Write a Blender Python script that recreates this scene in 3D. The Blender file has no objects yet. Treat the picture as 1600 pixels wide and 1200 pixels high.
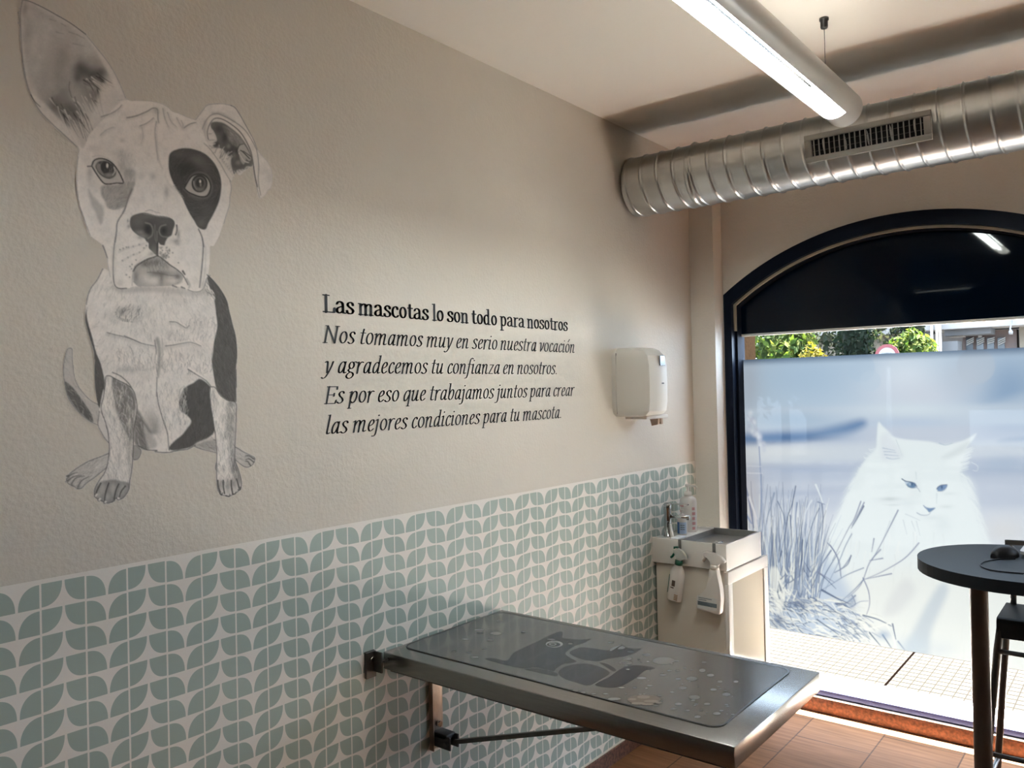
# Veterinary consulting room: wall drawing of a dog, lettering, folding steel table, arched shop window with printed film.
import bpy, bmesh, math, random
import numpy as np
from mathutils import Vector, Matrix

S = bpy.context.scene
COL = S.collection
PI = math.pi

# ---------------------------------------------------------------- camera (metres; left wall is x = 0, floor is z = 0)
CAM = np.array([1.9, 0.0, 1.63])
FOC = 1258.2                                    # focal length for a 1600 x 1200 picture
YAW, PITCH, ROLL = [math.radians(v) for v in (38.712, 0.544, -1.314)]
FW = np.array([-math.sin(YAW) * math.cos(PITCH), math.cos(YAW) * math.cos(PITCH), math.sin(PITCH)])
_r = np.array([math.cos(YAW), math.sin(YAW), 0.0]); _u = np.cross(_r, FW)
RT = math.cos(ROLL) * _r + math.sin(ROLL) * _u
UP = -math.sin(ROLL) * _r + math.cos(ROLL) * _u
cd = bpy.data.cameras.new('camera'); cam = bpy.data.objects.new('camera', cd); COL.objects.link(cam)
cd.sensor_width = 36; cd.lens = FOC * 36 / 1600; cd.clip_start = .02; cd.clip_end = 200
cam.matrix_world = Matrix([[RT[0], UP[0], -FW[0], CAM[0]], [RT[1], UP[1], -FW[1], CAM[1]], [RT[2], UP[2], -FW[2], CAM[2]], [0, 0, 0, 1]])
S.camera = cam

# ---------------------------------------------------------------- sky, sun, exposure
world = bpy.data.worlds.new('World'); S.world = world; world.use_nodes = True
_bg = world.node_tree.nodes['Background']; _bg.inputs[0].default_value = (.62, .78, 1, 1); _bg.inputs[1].default_value = 9.0
sd = bpy.data.lights.new('sun', 'SUN'); sun = bpy.data.objects.new('sun', sd); COL.objects.link(sun)
sd.energy = 90.0; sd.angle = math.radians(.53); sd.color = (1, .95, .86)
SUN_EL = math.radians(74)
sun.rotation_euler = Vector((-.05, -math.cos(SUN_EL), -math.sin(SUN_EL))).to_track_quat('-Z', 'Y').to_euler()
sun.location = (2, 9, 12)
S.view_settings.view_transform = 'Standard'; S.view_settings.look = 'None'; S.view_settings.gamma = 1
S.view_settings.use_curve_mapping = False
S.view_settings.exposure = 1.45
S.cycles.max_bounces = 10; S.cycles.diffuse_bounces = 6; S.cycles.transparent_max_bounces = 12
S.cycles.caustics_reflective = False; S.cycles.caustics_refractive = False
CEIL_FILL = 4.5                                   # brightness of the ceiling fill added on top of the hanging lamp
TUBE = 42.0                                      # brightness of the fluorescent tubes


def ray(px, py):
    """direction towards a point of the 1600 x 1200 photograph (used to measure where things stand)"""
    return FW + RT * (px - 800) / FOC - UP * (py - 600) / FOC
def onX(px, py, x): d = ray(px, py); return CAM + d * ((x - CAM[0]) / d[0])
def onY(px, py, y): d = ray(px, py); return CAM + d * ((y - CAM[1]) / d[1])
def onZ(px, py, z): d = ray(px, py); return CAM + d * ((z - CAM[2]) / d[2])
def to_px(Pn):
    """photo position of points in space (n, 3)"""
    v = Pn - CAM; z = v @ FW
    return 800 + FOC * (v @ RT) / z, 600 - FOC * (v @ UP) / z
# ---------------------------------------------------------------- materials
def mat(name, col, rough=.5, metal=0., coat=0., bump=None, vary=None, spec=.5, emit=None, trans=0., stretch=None):
    m = bpy.data.materials.new(name); m.use_nodes = True
    n, l = m.node_tree.nodes, m.node_tree.links
    b = n['Principled BSDF']
    b.inputs['Base Color'].default_value = (*col, 1); b.inputs['Roughness'].default_value = rough; b.inputs['Metallic'].default_value = metal
    b.inputs['Coat Weight'].default_value = coat; b.inputs['Specular IOR Level'].default_value = spec
    b.inputs['Transmission Weight'].default_value = trans
    if emit: b.inputs['Emission Color'].default_value = (*emit[0], 1); b.inputs['Emission Strength'].default_value = emit[1]
    co = n.new('ShaderNodeTexCoord'); src = co.outputs['Object']
    if stretch:
        mp = n.new('ShaderNodeMapping'); mp.inputs['Scale'].default_value = stretch; l.new(src, mp.inputs['Vector']); src = mp.outputs[0]
    if vary:
        sc, amt = vary
        t = n.new('ShaderNodeTexNoise'); t.inputs['Scale'].default_value = sc; t.inputs['Detail'].default_value = 4; l.new(src, t.inputs['Vector'])
        r = n.new('ShaderNodeMapRange'); r.inputs['To Min'].default_value = 1 - amt; r.inputs['To Max'].default_value = 1 + amt; r.inputs['From Min'].default_value = .3; r.inputs['From Max'].default_value = .7
        l.new(t.outputs['Fac'], r.inputs['Value'])
        mx = n.new('ShaderNodeMix'); mx.data_type = 'RGBA'; mx.blend_type = 'MULTIPLY'; mx.inputs[0].default_value = 1; mx.inputs[6].default_value = (*col, 1)
        l.new(r.outputs[0], mx.inputs[7]); l.new(mx.outputs[2], b.inputs['Base Color'])
    if bump:
        sc, st, dist = bump
        t = n.new('ShaderNodeTexNoise'); t.inputs['Scale'].default_value = sc; t.inputs['Detail'].default_value = 5; l.new(src, t.inputs['Vector'])
        bp = n.new('ShaderNodeBump'); bp.inputs['Strength'].default_value = st; bp.inputs['Distance'].default_value = dist
        l.new(t.outputs['Fac'], bp.inputs['Height']); l.new(bp.outputs[0], b.inputs['Normal'])
    return m

def math_node(nt, op, a, b=None, c=None):
    k = nt.nodes.new('ShaderNodeMath'); k.operation = op
    for i, v in enumerate((a, b, c)):
        if v is None: continue
        if isinstance(v, (int, float)): k.inputs[i].default_value = v
        else: nt.links.new(v, k.inputs[i])
    return k.outputs[0]

# ---------------------------------------------------------------- objects
def tag(o, label=None, cat=None, group=None, kind=None):
    for k, v in (('label', label), ('category', cat), ('group', group), ('kind', kind)):
        if v: o[k] = v
    return o
def empty(name, loc, label=None, cat=None, group=None, rz=0):
    o = bpy.data.objects.new(name, None); COL.objects.link(o); o.location = loc; o.rotation_euler = (0, 0, rz); o.empty_display_size = .05
    return tag(o, label, cat, group)

class MB:
    """collects shapes in world metres and links them as ONE mesh object"""
    def __init__(s): s.bm = bmesh.new()
    def geo(s, vs, fs, mi=0, smooth=False):
        v = [s.bm.verts.new(p) for p in vs]
        for f in fs:
            try: q = s.bm.faces.new([v[i] for i in f]); q.material_index = mi; q.smooth = smooth
            except ValueError: pass
        return v
    def box(s, x0, y0, z0, x1, y1, z1, bev=0., mi=0, seg=2, M=None):
        t = bmesh.new(); bmesh.ops.create_cube(t, size=1)
        for v in t.verts: v.co = Vector(((x0 + x1) / 2 + v.co.x * (x1 - x0), (y0 + y1) / 2 + v.co.y * (y1 - y0), (z0 + z1) / 2 + v.co.z * (z1 - z0)))
        if bev: bmesh.ops.bevel(t, geom=list(t.edges), offset=bev, segments=seg, profile=.5, affect='EDGES')
        return s.merge(t, mi, bev > 0, M)
    def merge(s, t, mi=0, smooth=False, M=None):
        bmesh.ops.recalc_face_normals(t, faces=list(t.faces))
        mp = {}
        for v in t.verts: mp[v] = s.bm.verts.new(M @ v.co if M else v.co)
        for f in t.faces:
            try: q = s.bm.faces.new([mp[v] for v in f.verts]); q.material_index = mi; q.smooth = smooth
            except ValueError: pass
        t.free(); return s
    def tube(s, pts, r, n=12, mi=0, cap=True, flat=None):
        """round bar along a path; r may be a list; flat = (u, v) half sizes for a flat bar"""
        P = [Vector(p) for p in pts]; rs = r if isinstance(r, (list, tuple)) else [r] * len(P)
        T = [(P[min(i + 1, len(P) - 1)] - P[max(i - 1, 0)]).normalized() for i in range(len(P))]
        a = Vector((0, 0, 1)) if abs(T[0].z) < .9 else Vector((1, 0, 0))
        rings = []
        for p, t, rr in zip(P, T, rs):
            u = (a - t * a.dot(t)).normalized(); a = u; w = t.cross(u)
            if flat: c = [(1, 1), (-1, 1), (-1, -1), (1, -1)]; rings.append([s.bm.verts.new(p + u * flat[0] * k[0] + w * flat[1] * k[1]) for k in c])
            else: rings.append([s.bm.verts.new(p + (u * math.cos(2 * PI * k / n) + w * math.sin(2 * PI * k / n)) * rr) for k in range(n)])
        m = len(rings[0])
        for A, B in zip(rings, rings[1:]):
            for k in range(m):
                q = s.bm.faces.new([A[k], A[(k + 1) % m], B[(k + 1) % m], B[k]]); q.smooth = not flat; q.material_index = mi
        if cap:
            for R_, fl in ((rings[0], True), (rings[-1], False)):
                q = s.bm.faces.new(R_[::-1] if fl else R_); q.material_index = mi
        return s
    def lathe(s, prof, c=(0, 0, 0), n=32, mi=0, M=None, smooth=True, sx=1, sy=1):
        """profile [(r, z)] turned about the vertical through c"""
        rings = []
        for r, z in prof:
            if r < 1e-6: q = [Vector((c[0], c[1], c[2] + z))]
            else: q = [Vector((c[0] + r * sx * math.cos(2 * PI * k / n), c[1] + r * sy * math.sin(2 * PI * k / n), c[2] + z)) for k in range(n)]
            rings.append([s.bm.verts.new(M @ p if M else p) for p in q])
        for A, B in zip(rings, rings[1:]):
            for k in range(n):
                a, b = A[k % len(A)], A[(k + 1) % len(A)]; d, e = B[k % len(B)], B[(k + 1) % len(B)]
                f = [a, b, e, d]; f = [v for i, v in enumerate(f) if v not in f[:i]]
                if len(f) > 2:
                    q = s.bm.faces.new(f); q.smooth = smooth; q.material_index = mi
        return s
    def prism(s, pts, off, mi=0, bev=0., M=None, smooth=False):
        """flat outline (3D points) given the thickness vector off"""
        t = bmesh.new(); o = Vector(off)
        a = [t.verts.new(p) for p in pts]; b = [t.verts.new(Vector(p) + o) for p in pts]; n = len(a)
        t.faces.new(a); t.faces.new(b[::-1])
        for k in range(n): t.faces.new([a[k], b[k], b[(k + 1) % n], a[(k + 1) % n]])
        if bev: bmesh.ops.bevel(t, geom=list(t.edges), offset=bev, segments=2, profile=.5, affect='EDGES')
        return s.merge(t, mi, smooth, M)
    def build(s, name, mats, parent=None, sharp=None, normals=True):
        if normals: bmesh.ops.recalc_face_normals(s.bm, faces=list(s.bm.faces))
        me = bpy.data.meshes.new(name); s.bm.to_mesh(me); s.bm.free()
        for m in (mats if isinstance(mats, (list, tuple)) else [mats]): me.materials.append(m)
        if sharp:
            me.set_sharp_from_angle(angle=math.radians(sharp))
        o = bpy.data.objects.new(name, me); COL.objects.link(o)
        if parent is not None:
            bpy.context.view_layer.update() if False else None
            o.parent = parent; o.matrix_parent_inverse = base_matrix(parent).inverted()
        return o

def base_matrix(o):
    m = Matrix.LocRotScale(o.location, o.rotation_euler, o.scale)
    if o.parent: m = base_matrix(o.parent) @ o.matrix_parent_inverse @ m
    return m
def rounded(x0, y0, x1, y1, r, n=6):
    out = []
    for cx, cy, a in ((x1 - r, y1 - r, 0), (x0 + r, y1 - r, 90), (x0 + r, y0 + r, 180), (x1 - r, y0 + r, 270)):
        for k in range(n + 1):
            t = math.radians(a + 90 * k / n); out.append((cx + r * math.cos(t), cy + r * math.sin(t)))
    return out
def frame_matrix(o, ax, az):
    """placement with local z along az and local x as near ax as possible"""
    z = Vector(az).normalized(); x = Vector(ax); x = (x - z * x.dot(z)).normalized(); y = z.cross(x)
    return Matrix([[x[0], y[0], z[0], o[0]], [x[1], y[1], z[1], o[1]], [x[2], y[2], z[2], o[2]], [0, 0, 0, 1]])

def print_mesh(name, P3, mask, cols, m, parent=None, shape=None):
    """a printed sheet: grid of points (rows, cols, 3), kept where mask, print colours per point"""
    h, w = mask.shape
    keepq = mask[:-1, :-1] | mask[1:, :-1] | mask[:-1, 1:] | mask[1:, 1:]
    jj, ii = np.where(keepq)
    idx = lambda j, i: j * w + i
    q = np.stack([idx(jj, ii), idx(jj + 1, ii), idx(jj + 1, ii + 1), idx(jj, ii + 1)], 1)
    used, inv = np.unique(q.ravel(), return_inverse=True)
    v = P3.reshape(-1, 3)[used]; cc = cols.reshape(-1, 3)[used]
    me = bpy.data.meshes.new(name); nv, nf = len(v), len(q)
    me.vertices.add(nv); me.vertices.foreach_set('co', v.astype(np.float32).ravel())
    me.loops.add(nf * 4); me.loops.foreach_set('vertex_index', inv.astype(np.int32))
    me.polygons.add(nf); me.polygons.foreach_set('loop_start', np.arange(0, nf * 4, 4, dtype=np.int32)); me.polygons.foreach_set('loop_total', np.full(nf, 4, dtype=np.int32))
    me.update(calc_edges=True)
    a = me.color_attributes.new('print', 'FLOAT_COLOR', 'POINT')
    a.data.foreach_set('color', np.concatenate([cc, np.ones((nv, 1))], 1).astype(np.float32).ravel())
    me.materials.append(m)
    o = bpy.data.objects.new(name, me); COL.objects.link(o)
    if parent is not None: o.parent = parent; o.matrix_parent_inverse = base_matrix(parent).inverted()
    return o
def print_colour(m):
    n = m.node_tree.nodes.new('ShaderNodeVertexColor'); n.layer_name = 'print'; return n.outputs['Color']
# ---------------------------------------------------------------- drawing of printed surfaces
class Canvas:
    """A small drawing board: shapes are traced in photo units and land in a tone array (print colours)."""
    def __init__(s, x0, y0, x1, y1, q, ch=1, base=0.0):
        s.x0, s.y0, s.q = x0, y0, q
        s.W, s.H = int((x1 - x0) * q), int((y1 - y0) * q)
        s.img = np.full((s.H, s.W, ch), base, float)
        s.a = np.zeros((s.H, s.W))
        s.rng = np.random.RandomState(7)

    def box(s, pts, pad):
        p = np.asarray(pts, float)
        i0 = max(0, int((p[:, 0].min() - pad - s.x0) * s.q)); i1 = min(s.W, int((p[:, 0].max() + pad - s.x0) * s.q) + 2)
        j0 = max(0, int((p[:, 1].min() - pad - s.y0) * s.q)); j1 = min(s.H, int((p[:, 1].max() + pad - s.y0) * s.q) + 2)
        if i1 <= i0 or j1 <= j0: return None
        X, Y = np.meshgrid(s.x0 + (np.arange(i0, i1) + .5) / s.q, s.y0 + (np.arange(j0, j1) + .5) / s.q)
        return slice(j0, j1), slice(i0, i1), X, Y

    def put(s, sl, m, col, cut=None):
        c = np.asarray(col, float)
        if cut is not None: m = m * cut
        v = s.img[sl]
        s.img[sl] = v + (c - v) * m[..., None]
        s.a[sl] = np.maximum(s.a[sl], m)

    def mask(s, pts, soft=.8, smooth=True, closed=True):
        p = spline(pts, closed) if smooth else np.asarray(pts, float)
        b = s.box(p, soft * 2 + 1)
        if b is None: return None
        j, i, X, Y = b
        d2 = np.full(X.shape, 1e9); ins = np.zeros(X.shape, bool)
        for k in range(len(p)):
            ax, ay = p[k]; bx, by = p[(k + 1) % len(p)]
            ex, ey = bx - ax, by - ay; L = ex * ex + ey * ey
            if L < 1e-9: continue
            t = np.clip(((X - ax) * ex + (Y - ay) * ey) / L, 0, 1)
            d2 = np.minimum(d2, (X - ax - t * ex) ** 2 + (Y - ay - t * ey) ** 2)
            c = (ay > Y) != (by > Y)
            if ey: ins ^= c & (X < (Y - ay) * ex / ey + ax)
        sd = np.where(ins, np.sqrt(d2), -np.sqrt(d2))
        m = np.clip(.5 + sd / (2 * soft), 0, 1); m = m * m * (3 - 2 * m)
        return (j, i), m, X, Y

    def poly(s, pts, col, al=1., soft=.7, smooth=True, clip=None):
        r = s.mask(pts, soft, smooth)
        if r is None: return
        sl, m, X, Y = r
        s.put(sl, m * al, col, None if clip is None else clip[sl])

    def line(s, pts, col, w0=1.2, w1=None, al=1., soft=.6, smooth=True, clip=None):
        p = spline(pts, False) if smooth and len(pts) > 2 else np.asarray(pts, float)
        w1 = w0 if w1 is None else w1
        b = s.box(p, max(w0, w1) + soft * 2 + 1)
        if b is None: return
        j, i, X, Y = b
        best = np.full(X.shape, -1e9); n = len(p) - 1
        for k in range(n):
            ax, ay = p[k]; ex, ey = p[k + 1] - p[k]; L = ex * ex + ey * ey
            if L < 1e-9: continue
            t = np.clip(((X - ax) * ex + (Y - ay) * ey) / L, 0, 1)
            w = (w0 + (w1 - w0) * (k + t) / n) / 2
            best = np.maximum(best, w - np.hypot(X - ax - t * ex, Y - ay - t * ey))
        m = np.clip(.5 + best / (2 * soft), 0, 1)
        s.put((j, i), m * al, col, None if clip is None else clip[(j, i)])

    def blob(s, cx, cy, rx, ry, col, al=1., rot=0., hard=0., clip=None):
        r = max(rx, ry) * (1.0 if hard > .5 else 1.9)
        b = s.box([(cx - r, cy - r), (cx + r, cy + r)], 2)
        if b is None: return
        j, i, X, Y = b; c, n = math.cos(rot), math.sin(rot)
        u = ((X - cx) * c + (Y - cy) * n) / rx; v = (-(X - cx) * n + (Y - cy) * c) / ry
        d = np.hypot(u, v)
        m = np.clip((1 - d) * min(rx, ry) / 1.2 + .5, 0, 1) if hard > .5 else np.exp(-d * d * 1.2)
        s.put((j, i), m * al, col, None if clip is None else clip[(j, i)])

    def full(s, pts, soft=.8, smooth=True):
        m = np.zeros((s.H, s.W)); r = s.mask(pts, soft, smooth)
        if r: m[r[0]] = r[1]
        return m

    def hair(s, clip, n, ang, length, cols, w=.8, al=.5, box=None, jit=.25):
        """n short pencil strokes inside a mask; ang is a number or a function (x, y) -> angle."""
        jj, ii = np.where(clip > .5)
        if len(jj) == 0: return
        for k in s.rng.randint(0, len(jj), n):
            x = s.x0 + ii[k] / s.q; y = s.y0 + jj[k] / s.q
            a = (ang(x, y) if callable(ang) else ang) + s.rng.randn() * jit
            L = length * (.5 + s.rng.rand())
            c = cols[s.rng.randint(len(cols))]
            bx = s.rng.randn() * .12 * L
            p = [(x, y), (x + math.cos(a) * L * .5 - math.sin(a) * bx, y + math.sin(a) * L * .5 + math.cos(a) * bx), (x + math.cos(a) * L, y + math.sin(a) * L)]
            s.line(p, c, w, w * .4, al * (.5 + .5 * s.rng.rand()), .5, False, clip)

    def mottle(s, amp, cell, clip=None, seed=1):
        r = np.random.RandomState(seed); h, w = int(s.H / (cell * s.q)) + 3, int(s.W / (cell * s.q)) + 3
        g = r.randn(h, w)
        y = np.linspace(0, h - 2.001, s.H); x = np.linspace(0, w - 2.001, s.W)
        yi, xi = y.astype(int), x.astype(int); fy, fx = (y - yi)[:, None], (x - xi)[None]
        fy = fy * fy * (3 - 2 * fy); fx = fx * fx * (3 - 2 * fx)
        n = (g[yi][:, xi] * (1 - fx) + g[yi][:, xi + 1] * fx) * (1 - fy) + (g[yi + 1][:, xi] * (1 - fx) + g[yi + 1][:, xi + 1] * fx) * fy
        m = 1. if clip is None else clip
        s.img *= (1 + amp * n * m)[..., None]

    def sample(s, px, py):
        x = np.clip((px - s.x0) * s.q - .5, 0, s.W - 1.001); y = np.clip((py - s.y0) * s.q - .5, 0, s.H - 1.001)
        i, j = x.astype(int), y.astype(int); fx, fy = (x - i)[..., None], (y - j)[..., None]
        def b(A): return (A[j, i] * (1 - fx) + A[j, i + 1] * fx) * (1 - fy) + (A[j + 1, i] * (1 - fx) + A[j + 1, i + 1] * fx) * fy
        return b(s.img), b(s.a[..., None])[..., 0]


def spline(pts, closed, seg=5):
    p = np.asarray(pts, float); n = len(p)
    if n < 3: return p
    out = []
    rng = range(n) if closed else range(n - 1)
    for k in rng:
        if closed: a, b, c, d = p[k - 1], p[k], p[(k + 1) % n], p[(k + 2) % n]
        else: a, b, c, d = p[max(k - 1, 0)], p[k], p[k + 1], p[min(k + 2, n - 1)]
        for t in np.arange(seg) / seg:
            out.append(.5 * ((2 * b) + (c - a) * t + (2 * a - 5 * b + 4 * c - d) * t * t + (3 * b - a - 3 * c + d) * t ** 3))
    if not closed: out.append(p[-1])
    return np.array(out)


def tr(ox, oy, k):
    """turns points noted on an enlargement (origin ox, oy; k times) into photo units"""
    return lambda *v: [(ox + v[i] / k, oy + v[i + 1] / k) for i in range(0, len(v), 2)]
def draw_dog():
    c = Canvas(18, -10, 436, 798, 1.2, 1, .62)
    E1, E2, F1, F2 = tr(20, 0, 5), tr(270, 140, 6.665), tr(110, 200, 6.665), tr(230, 210, 6.665)
    M, B1, B2, CH = tr(150, 320, 8), tr(90, 530, 4.444), tr(230, 540, 4.8), tr(120, 420, 5.926)
    W, K = .80, .035
    # tail
    tail = B1(80, 62, 100, 70, 104, 150, 115, 250, 140, 320, 180, 375, 230, 425, 290, 462, 310, 520, 285, 590, 265, 590, 225, 570, 160, 520, 100, 450, 65, 380, 45, 280, 40, 200, 55, 110, 68, 70)
    c.poly(tail, .50)
    tm = c.full(tail)
    c.poly(B1(52, 295, 95, 325, 135, 370, 190, 450, 235, 520, 245, 578, 200, 550, 140, 495, 95, 430, 62, 365), .085, .95, 1.2, clip=tm)
    c.hair(tm, 130, 1.0, 9, [.3, .7, .2], .7, .5)
    c.line(tail + tail[:1], .10, 1.1, al=.85)
    # hind paw and shank on the left
    hp = B1(360, 790, 300, 815, 220, 845, 150, 885, 95, 925, 68, 955, 62, 985, 85, 1010, 120, 1025, 135, 1038, 165, 1035, 200, 1000, 270, 950, 330, 900, 370, 880)
    c.poly(hp, .55); hm = c.full(hp)
    c.hair(hm, 260, 2.55, 9, [.15, .3, .75], .8, .5)
    for q in [(75, 955, 105, 935, 140, 925), (70, 985, 110, 955, 165, 945), (95, 1010, 125, 965, 185, 950), (140, 1030, 165, 985, 215, 955)]:
        c.line(B1(*q), .06, 2.4, 1.0, .85)
    for x, y in [(72, 975), (98, 1008), (150, 1025)]: c.blob(90 + x / 4.444, 530 + y / 4.444, 3, 4, .2, .7)
    c.line(hp + hp[:1], .06, 1.3, al=.9)
    c.line(B1(60, 950, 75, 945), .05, 1.5); c.line(B1(55, 990, 72, 985), .05, 1.5)
    for q in [(62, 962, 52, 957), (64, 990, 50, 998), (90, 1016, 80, 1030), (128, 1034, 122, 1044)]: c.line(B1(*q), .5, 1.6, .5)
    # far thigh
    th = B1(290, 500, 315, 540, 350, 640, 362, 720, 330, 690, 300, 640, 280, 590)
    c.poly(th, .62); c.line(th + th[:1], .07, 1.2, al=.85)
    c.poly(B1(525, 740, 570, 750, 578, 790, 555, 832, 525, 835), .34); c.line(B1(560, 745, 580, 780, 560, 830, 530, 836), .06, 1.1)
    # hind paw on the right
    rp = B2(355, 755, 400, 700, 480, 700, 560, 730, 660, 760, 720, 795, 780, 825, 808, 845, 800, 880, 775, 905, 740, 912, 700, 890, 640, 840, 560, 815, 480, 795, 400, 775)
    c.poly(rp, .5); rm = c.full(rp)
    c.hair(rm, 200, .5, 8, [.12, .25, .7], .8, .55)
    for q in [(800, 850, 760, 825, 735, 830), (800, 875, 765, 850, 740, 855), (775, 900, 755, 870, 735, 868)]: c.line(B2(*q), .05, 2.2, 1, .9)
    c.line(rp + rp[:1], .07, 1.2, al=.9)
    # trunk
    body = CH(420, 60, 300, 20, 246, 5, 190, 100, 130, 180, 100, 260, 88, 330, 78, 430, 90, 520, 130, 640, 155, 740, 165, 850, 165, 960, 178, 1080, 200, 1240) + \
        B1(300, 520, 350, 620, 420, 640, 530, 680, 560, 750, 620, 770, 690, 772) + B2(60, 795, 150, 800, 220, 785, 300, 775, 360, 745, 430, 720, 520, 690, 600, 560, 664, 430, 664, 280, 668, 100, 664, 0) + \
        CH(1478, 800, 1470, 640, 1440, 520, 1410, 400, 1380, 290, 1320, 180, 1260, 110, 1205, 62, 1150, 60, 900, 60)
    c.poly(body, .76); bm = c.full(body)
    # soft modelling of the chest
    for x, y, rx, ry, r, v, a in [(430, 400, 75, 40, -.3, .36, .55), (300, 430, 60, 40, 0, .55, .4), (880, 270, 120, 40, .2, .55, .45), (560, 180, 230, 26, 0, .42, .5),
                                  (1130, 190, 110, 40, .6, .45, .5), (1240, 330, 60, 90, .3, .5, .45), (600, 420, 70, 90, 0, .5, .35), (460, 935, 110, 26, 0, .36, .55),
                                  (640, 990, 80, 50, 0, .5, .35), (1150, 500, 60, 60, 0, .55, .3), (820, 590, 60, 30, 0, .5, .35), (1150, 760, 90, 30, .3, .5, .3), (300, 700, 60, 120, 0, .62, .3)]:
        c.blob(120 + x / 5.926, 420 + y / 5.926, rx / 5.926 * 1.3, ry / 5.926 * 1.3, v, a, r, clip=bm)
    for x, y, rx, ry, v, a in [(250, 330, 16, 20, .9, .5), (820, 800, 40, 20, .86, .4), (1080, 880, 40, 14, .9, .45), (760, 420, 8, 60, .9, .45), (1230, 500, 10, 30, .9, .5), (200, 560, 10, 50, .9, .4)]:
        c.blob(120 + x / 5.926, 420 + y / 5.926, rx / 2.5, ry / 2.5, v, a, clip=bm)
    c.hair(bm, 2400, lambda x, y: 1.57 + (238 - x) * .006, 8, [.2, .32, .95, .95, .9], .8, .5)
    c.hair(c.full(CH(360, 360, 560, 330, 600, 480, 400, 480)), 70, 2.0, 9, [.05, .1], 1.0, .75)
    c.hair(c.full(CH(560, 330, 720, 330, 720, 640, 640, 640)), 60, 1.6, 9, [.18, .3], .8, .5)
    c.hair(c.full(CH(840, 560, 1030, 560, 1030, 660, 840, 660)), 60, 1.8, 8, [.15, .3], .8, .5)
    c.hair(c.full(CH(1040, 460, 1270, 430, 1290, 640, 1100, 660)), 90, 1.9, 8, [.15, .25], .8, .5)
    c.hair(c.full(CH(400, 700, 720, 760, 720, 940, 420, 900)), 110, 1.35, 8, [.1, .18], .8, .6)
    c.hair(c.full(CH(800, 760, 1240, 760, 1240, 960, 800, 960)), 130, 1.75, 8, [.1, .18, .12], .8, .6)
    # dark side of the coat, right
    side = CH(1205, 55, 1260, 105, 1325, 185, 1385, 290, 1412, 400, 1442, 520, 1472, 640, 1482, 800, 1470, 950, 1478, 1100) + B2(666, 180, 664, 300, 664, 420, 630, 425, 600, 408, 550, 370, 515, 310, 495, 200, 484, 110, 492, 20) + \
        CH(1250, 850, 1262, 770, 1270, 680, 1300, 540, 1290, 420, 1270, 280, 1230, 180)
    c.poly(side, .062, .97, .9); sm = c.full(side)
    c.hair(sm, 420, 1.25, 9, [.02, .03, .14, .17, .2], .8, .5)
    c.hair(c.full(CH(1190, 90, 1280, 250, 1250, 300, 1160, 160)), 60, 1.0, 11, [.05, .8, .8], .9, .8)
    # dark edge of the coat, left
    c.poly(CH(98, 350, 90, 400, 105, 500, 140, 620, 165, 720, 185, 790, 215, 860, 240, 950, 258, 1050, 250, 1140) + B1(318, 350, 300, 430, 292, 480, 272, 420, 258, 300, 256, 200, 258, 140) + CH(160, 850, 155, 760, 120, 640, 82, 500, 78, 430), .07, .97, .8)
    c.hair(c.full(B1(258, 140, 320, 250, 318, 350, 292, 470, 262, 330)), 60, 1.4, 8, [.03, .16], .8, .6)
    # belly and shadowed patches
    belly = B2(400, 250, 345, 280, 290, 310, 255, 360, 240, 420, 250, 490, 300, 525, 330, 570, 300, 620, 260, 670, 210, 710, 165, 760, 180, 785, 250, 780, 330, 760, 380, 725, 460, 690, 505, 640, 500, 540, 480, 440, 470, 360, 474, 310)
    c.poly(belly, .055, .97, 1.4); lm = c.full(belly)
    c.hair(lm, 260, 1.7, 8, [.02, .03, .12, .15], .8, .5)
    c.hair(c.full(B2(240, 330, 300, 300, 300, 420, 320, 560, 240, 590, 210, 400)), 120, 1.75, 10, [.08, .8, .75], .9, .6)
    c.hair(c.full(B2(90, 300, 230, 300, 230, 560, 130, 620)), 150, 1.6, 10, [.25, .9, .35], .8, .5)
    c.blob(*B2(60, 600)[0], 9, 14, .30, .8); c.blob(*B2(20, 560)[0], 10, 20, .38, .6); c.blob(*B2(50, 650)[0], 7, 5, .27, .7)
    c.poly(B1(548, 490, 600, 560, 660, 660, 690, 740, 620, 768, 560, 750, 530, 690), .10, .8, 3.0)
    c.hair(c.full(B1(540, 480, 620, 600, 640, 760, 560, 750)), 90, 1.3, 10, [.03, .6, .1], .8, .6)
    c.poly(B1(600, 600, 640, 650, 700, 680, 711, 760, 640, 770, 615, 700), .76, .5, 3)
    # mid line, creases
    c.line(CH(720, 660, 735, 760, 728, 860, 742, 960, 740, 1080, 738, 1180) + B2(72, 350, 85, 440, 120, 560, 150, 650, 158, 720, 165, 785), .06, 1.5, 1.5, .85)
    c.line(CH(745, 650, 765, 760, 760, 900, 752, 1000), .22, 6, 3, .75, 2.0)
    c.line(CH(790, 650, 795, 800, 785, 920), .28, 2.5, 1, .5, 1.2)
    c.line(CH(735, 800, 730, 900, 742, 1000), .95, 1.6, .8, .8)
    for q, w in [((280, 590, 350, 610, 420, 625, 520, 655, 600, 690, 720, 715), 1.5), ((820, 715, 900, 705, 980, 690, 1060, 682, 1150, 715), 1.6), ((860, 490, 920, 495, 980, 530, 1015, 548, 1040, 525), 1.6)]:
        c.line(CH(*q), .12, w, w * .8, .85); c.line([(x, y + 2.5) for x, y in CH(*q)], .35, 5, 3, .35, 2)
    c.line(CH(440, 620, 520, 655, 600, 690), .08, 1.8, 1, .7)
    c.line(CH(330, 960, 400, 990, 460, 1040, 500, 1090, 520, 1150), .08, 1.8, 2, .8)
    c.line(CH(1030, 930, 1120, 985, 1190, 1030, 1240, 1085), .1, 2.0, 1.4, .85)
    c.line([(x, y - 2) for x, y in CH(1040, 930, 1120, 985, 1190, 1030)], .95, 2.5, 1.5, .8, 1)
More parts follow.
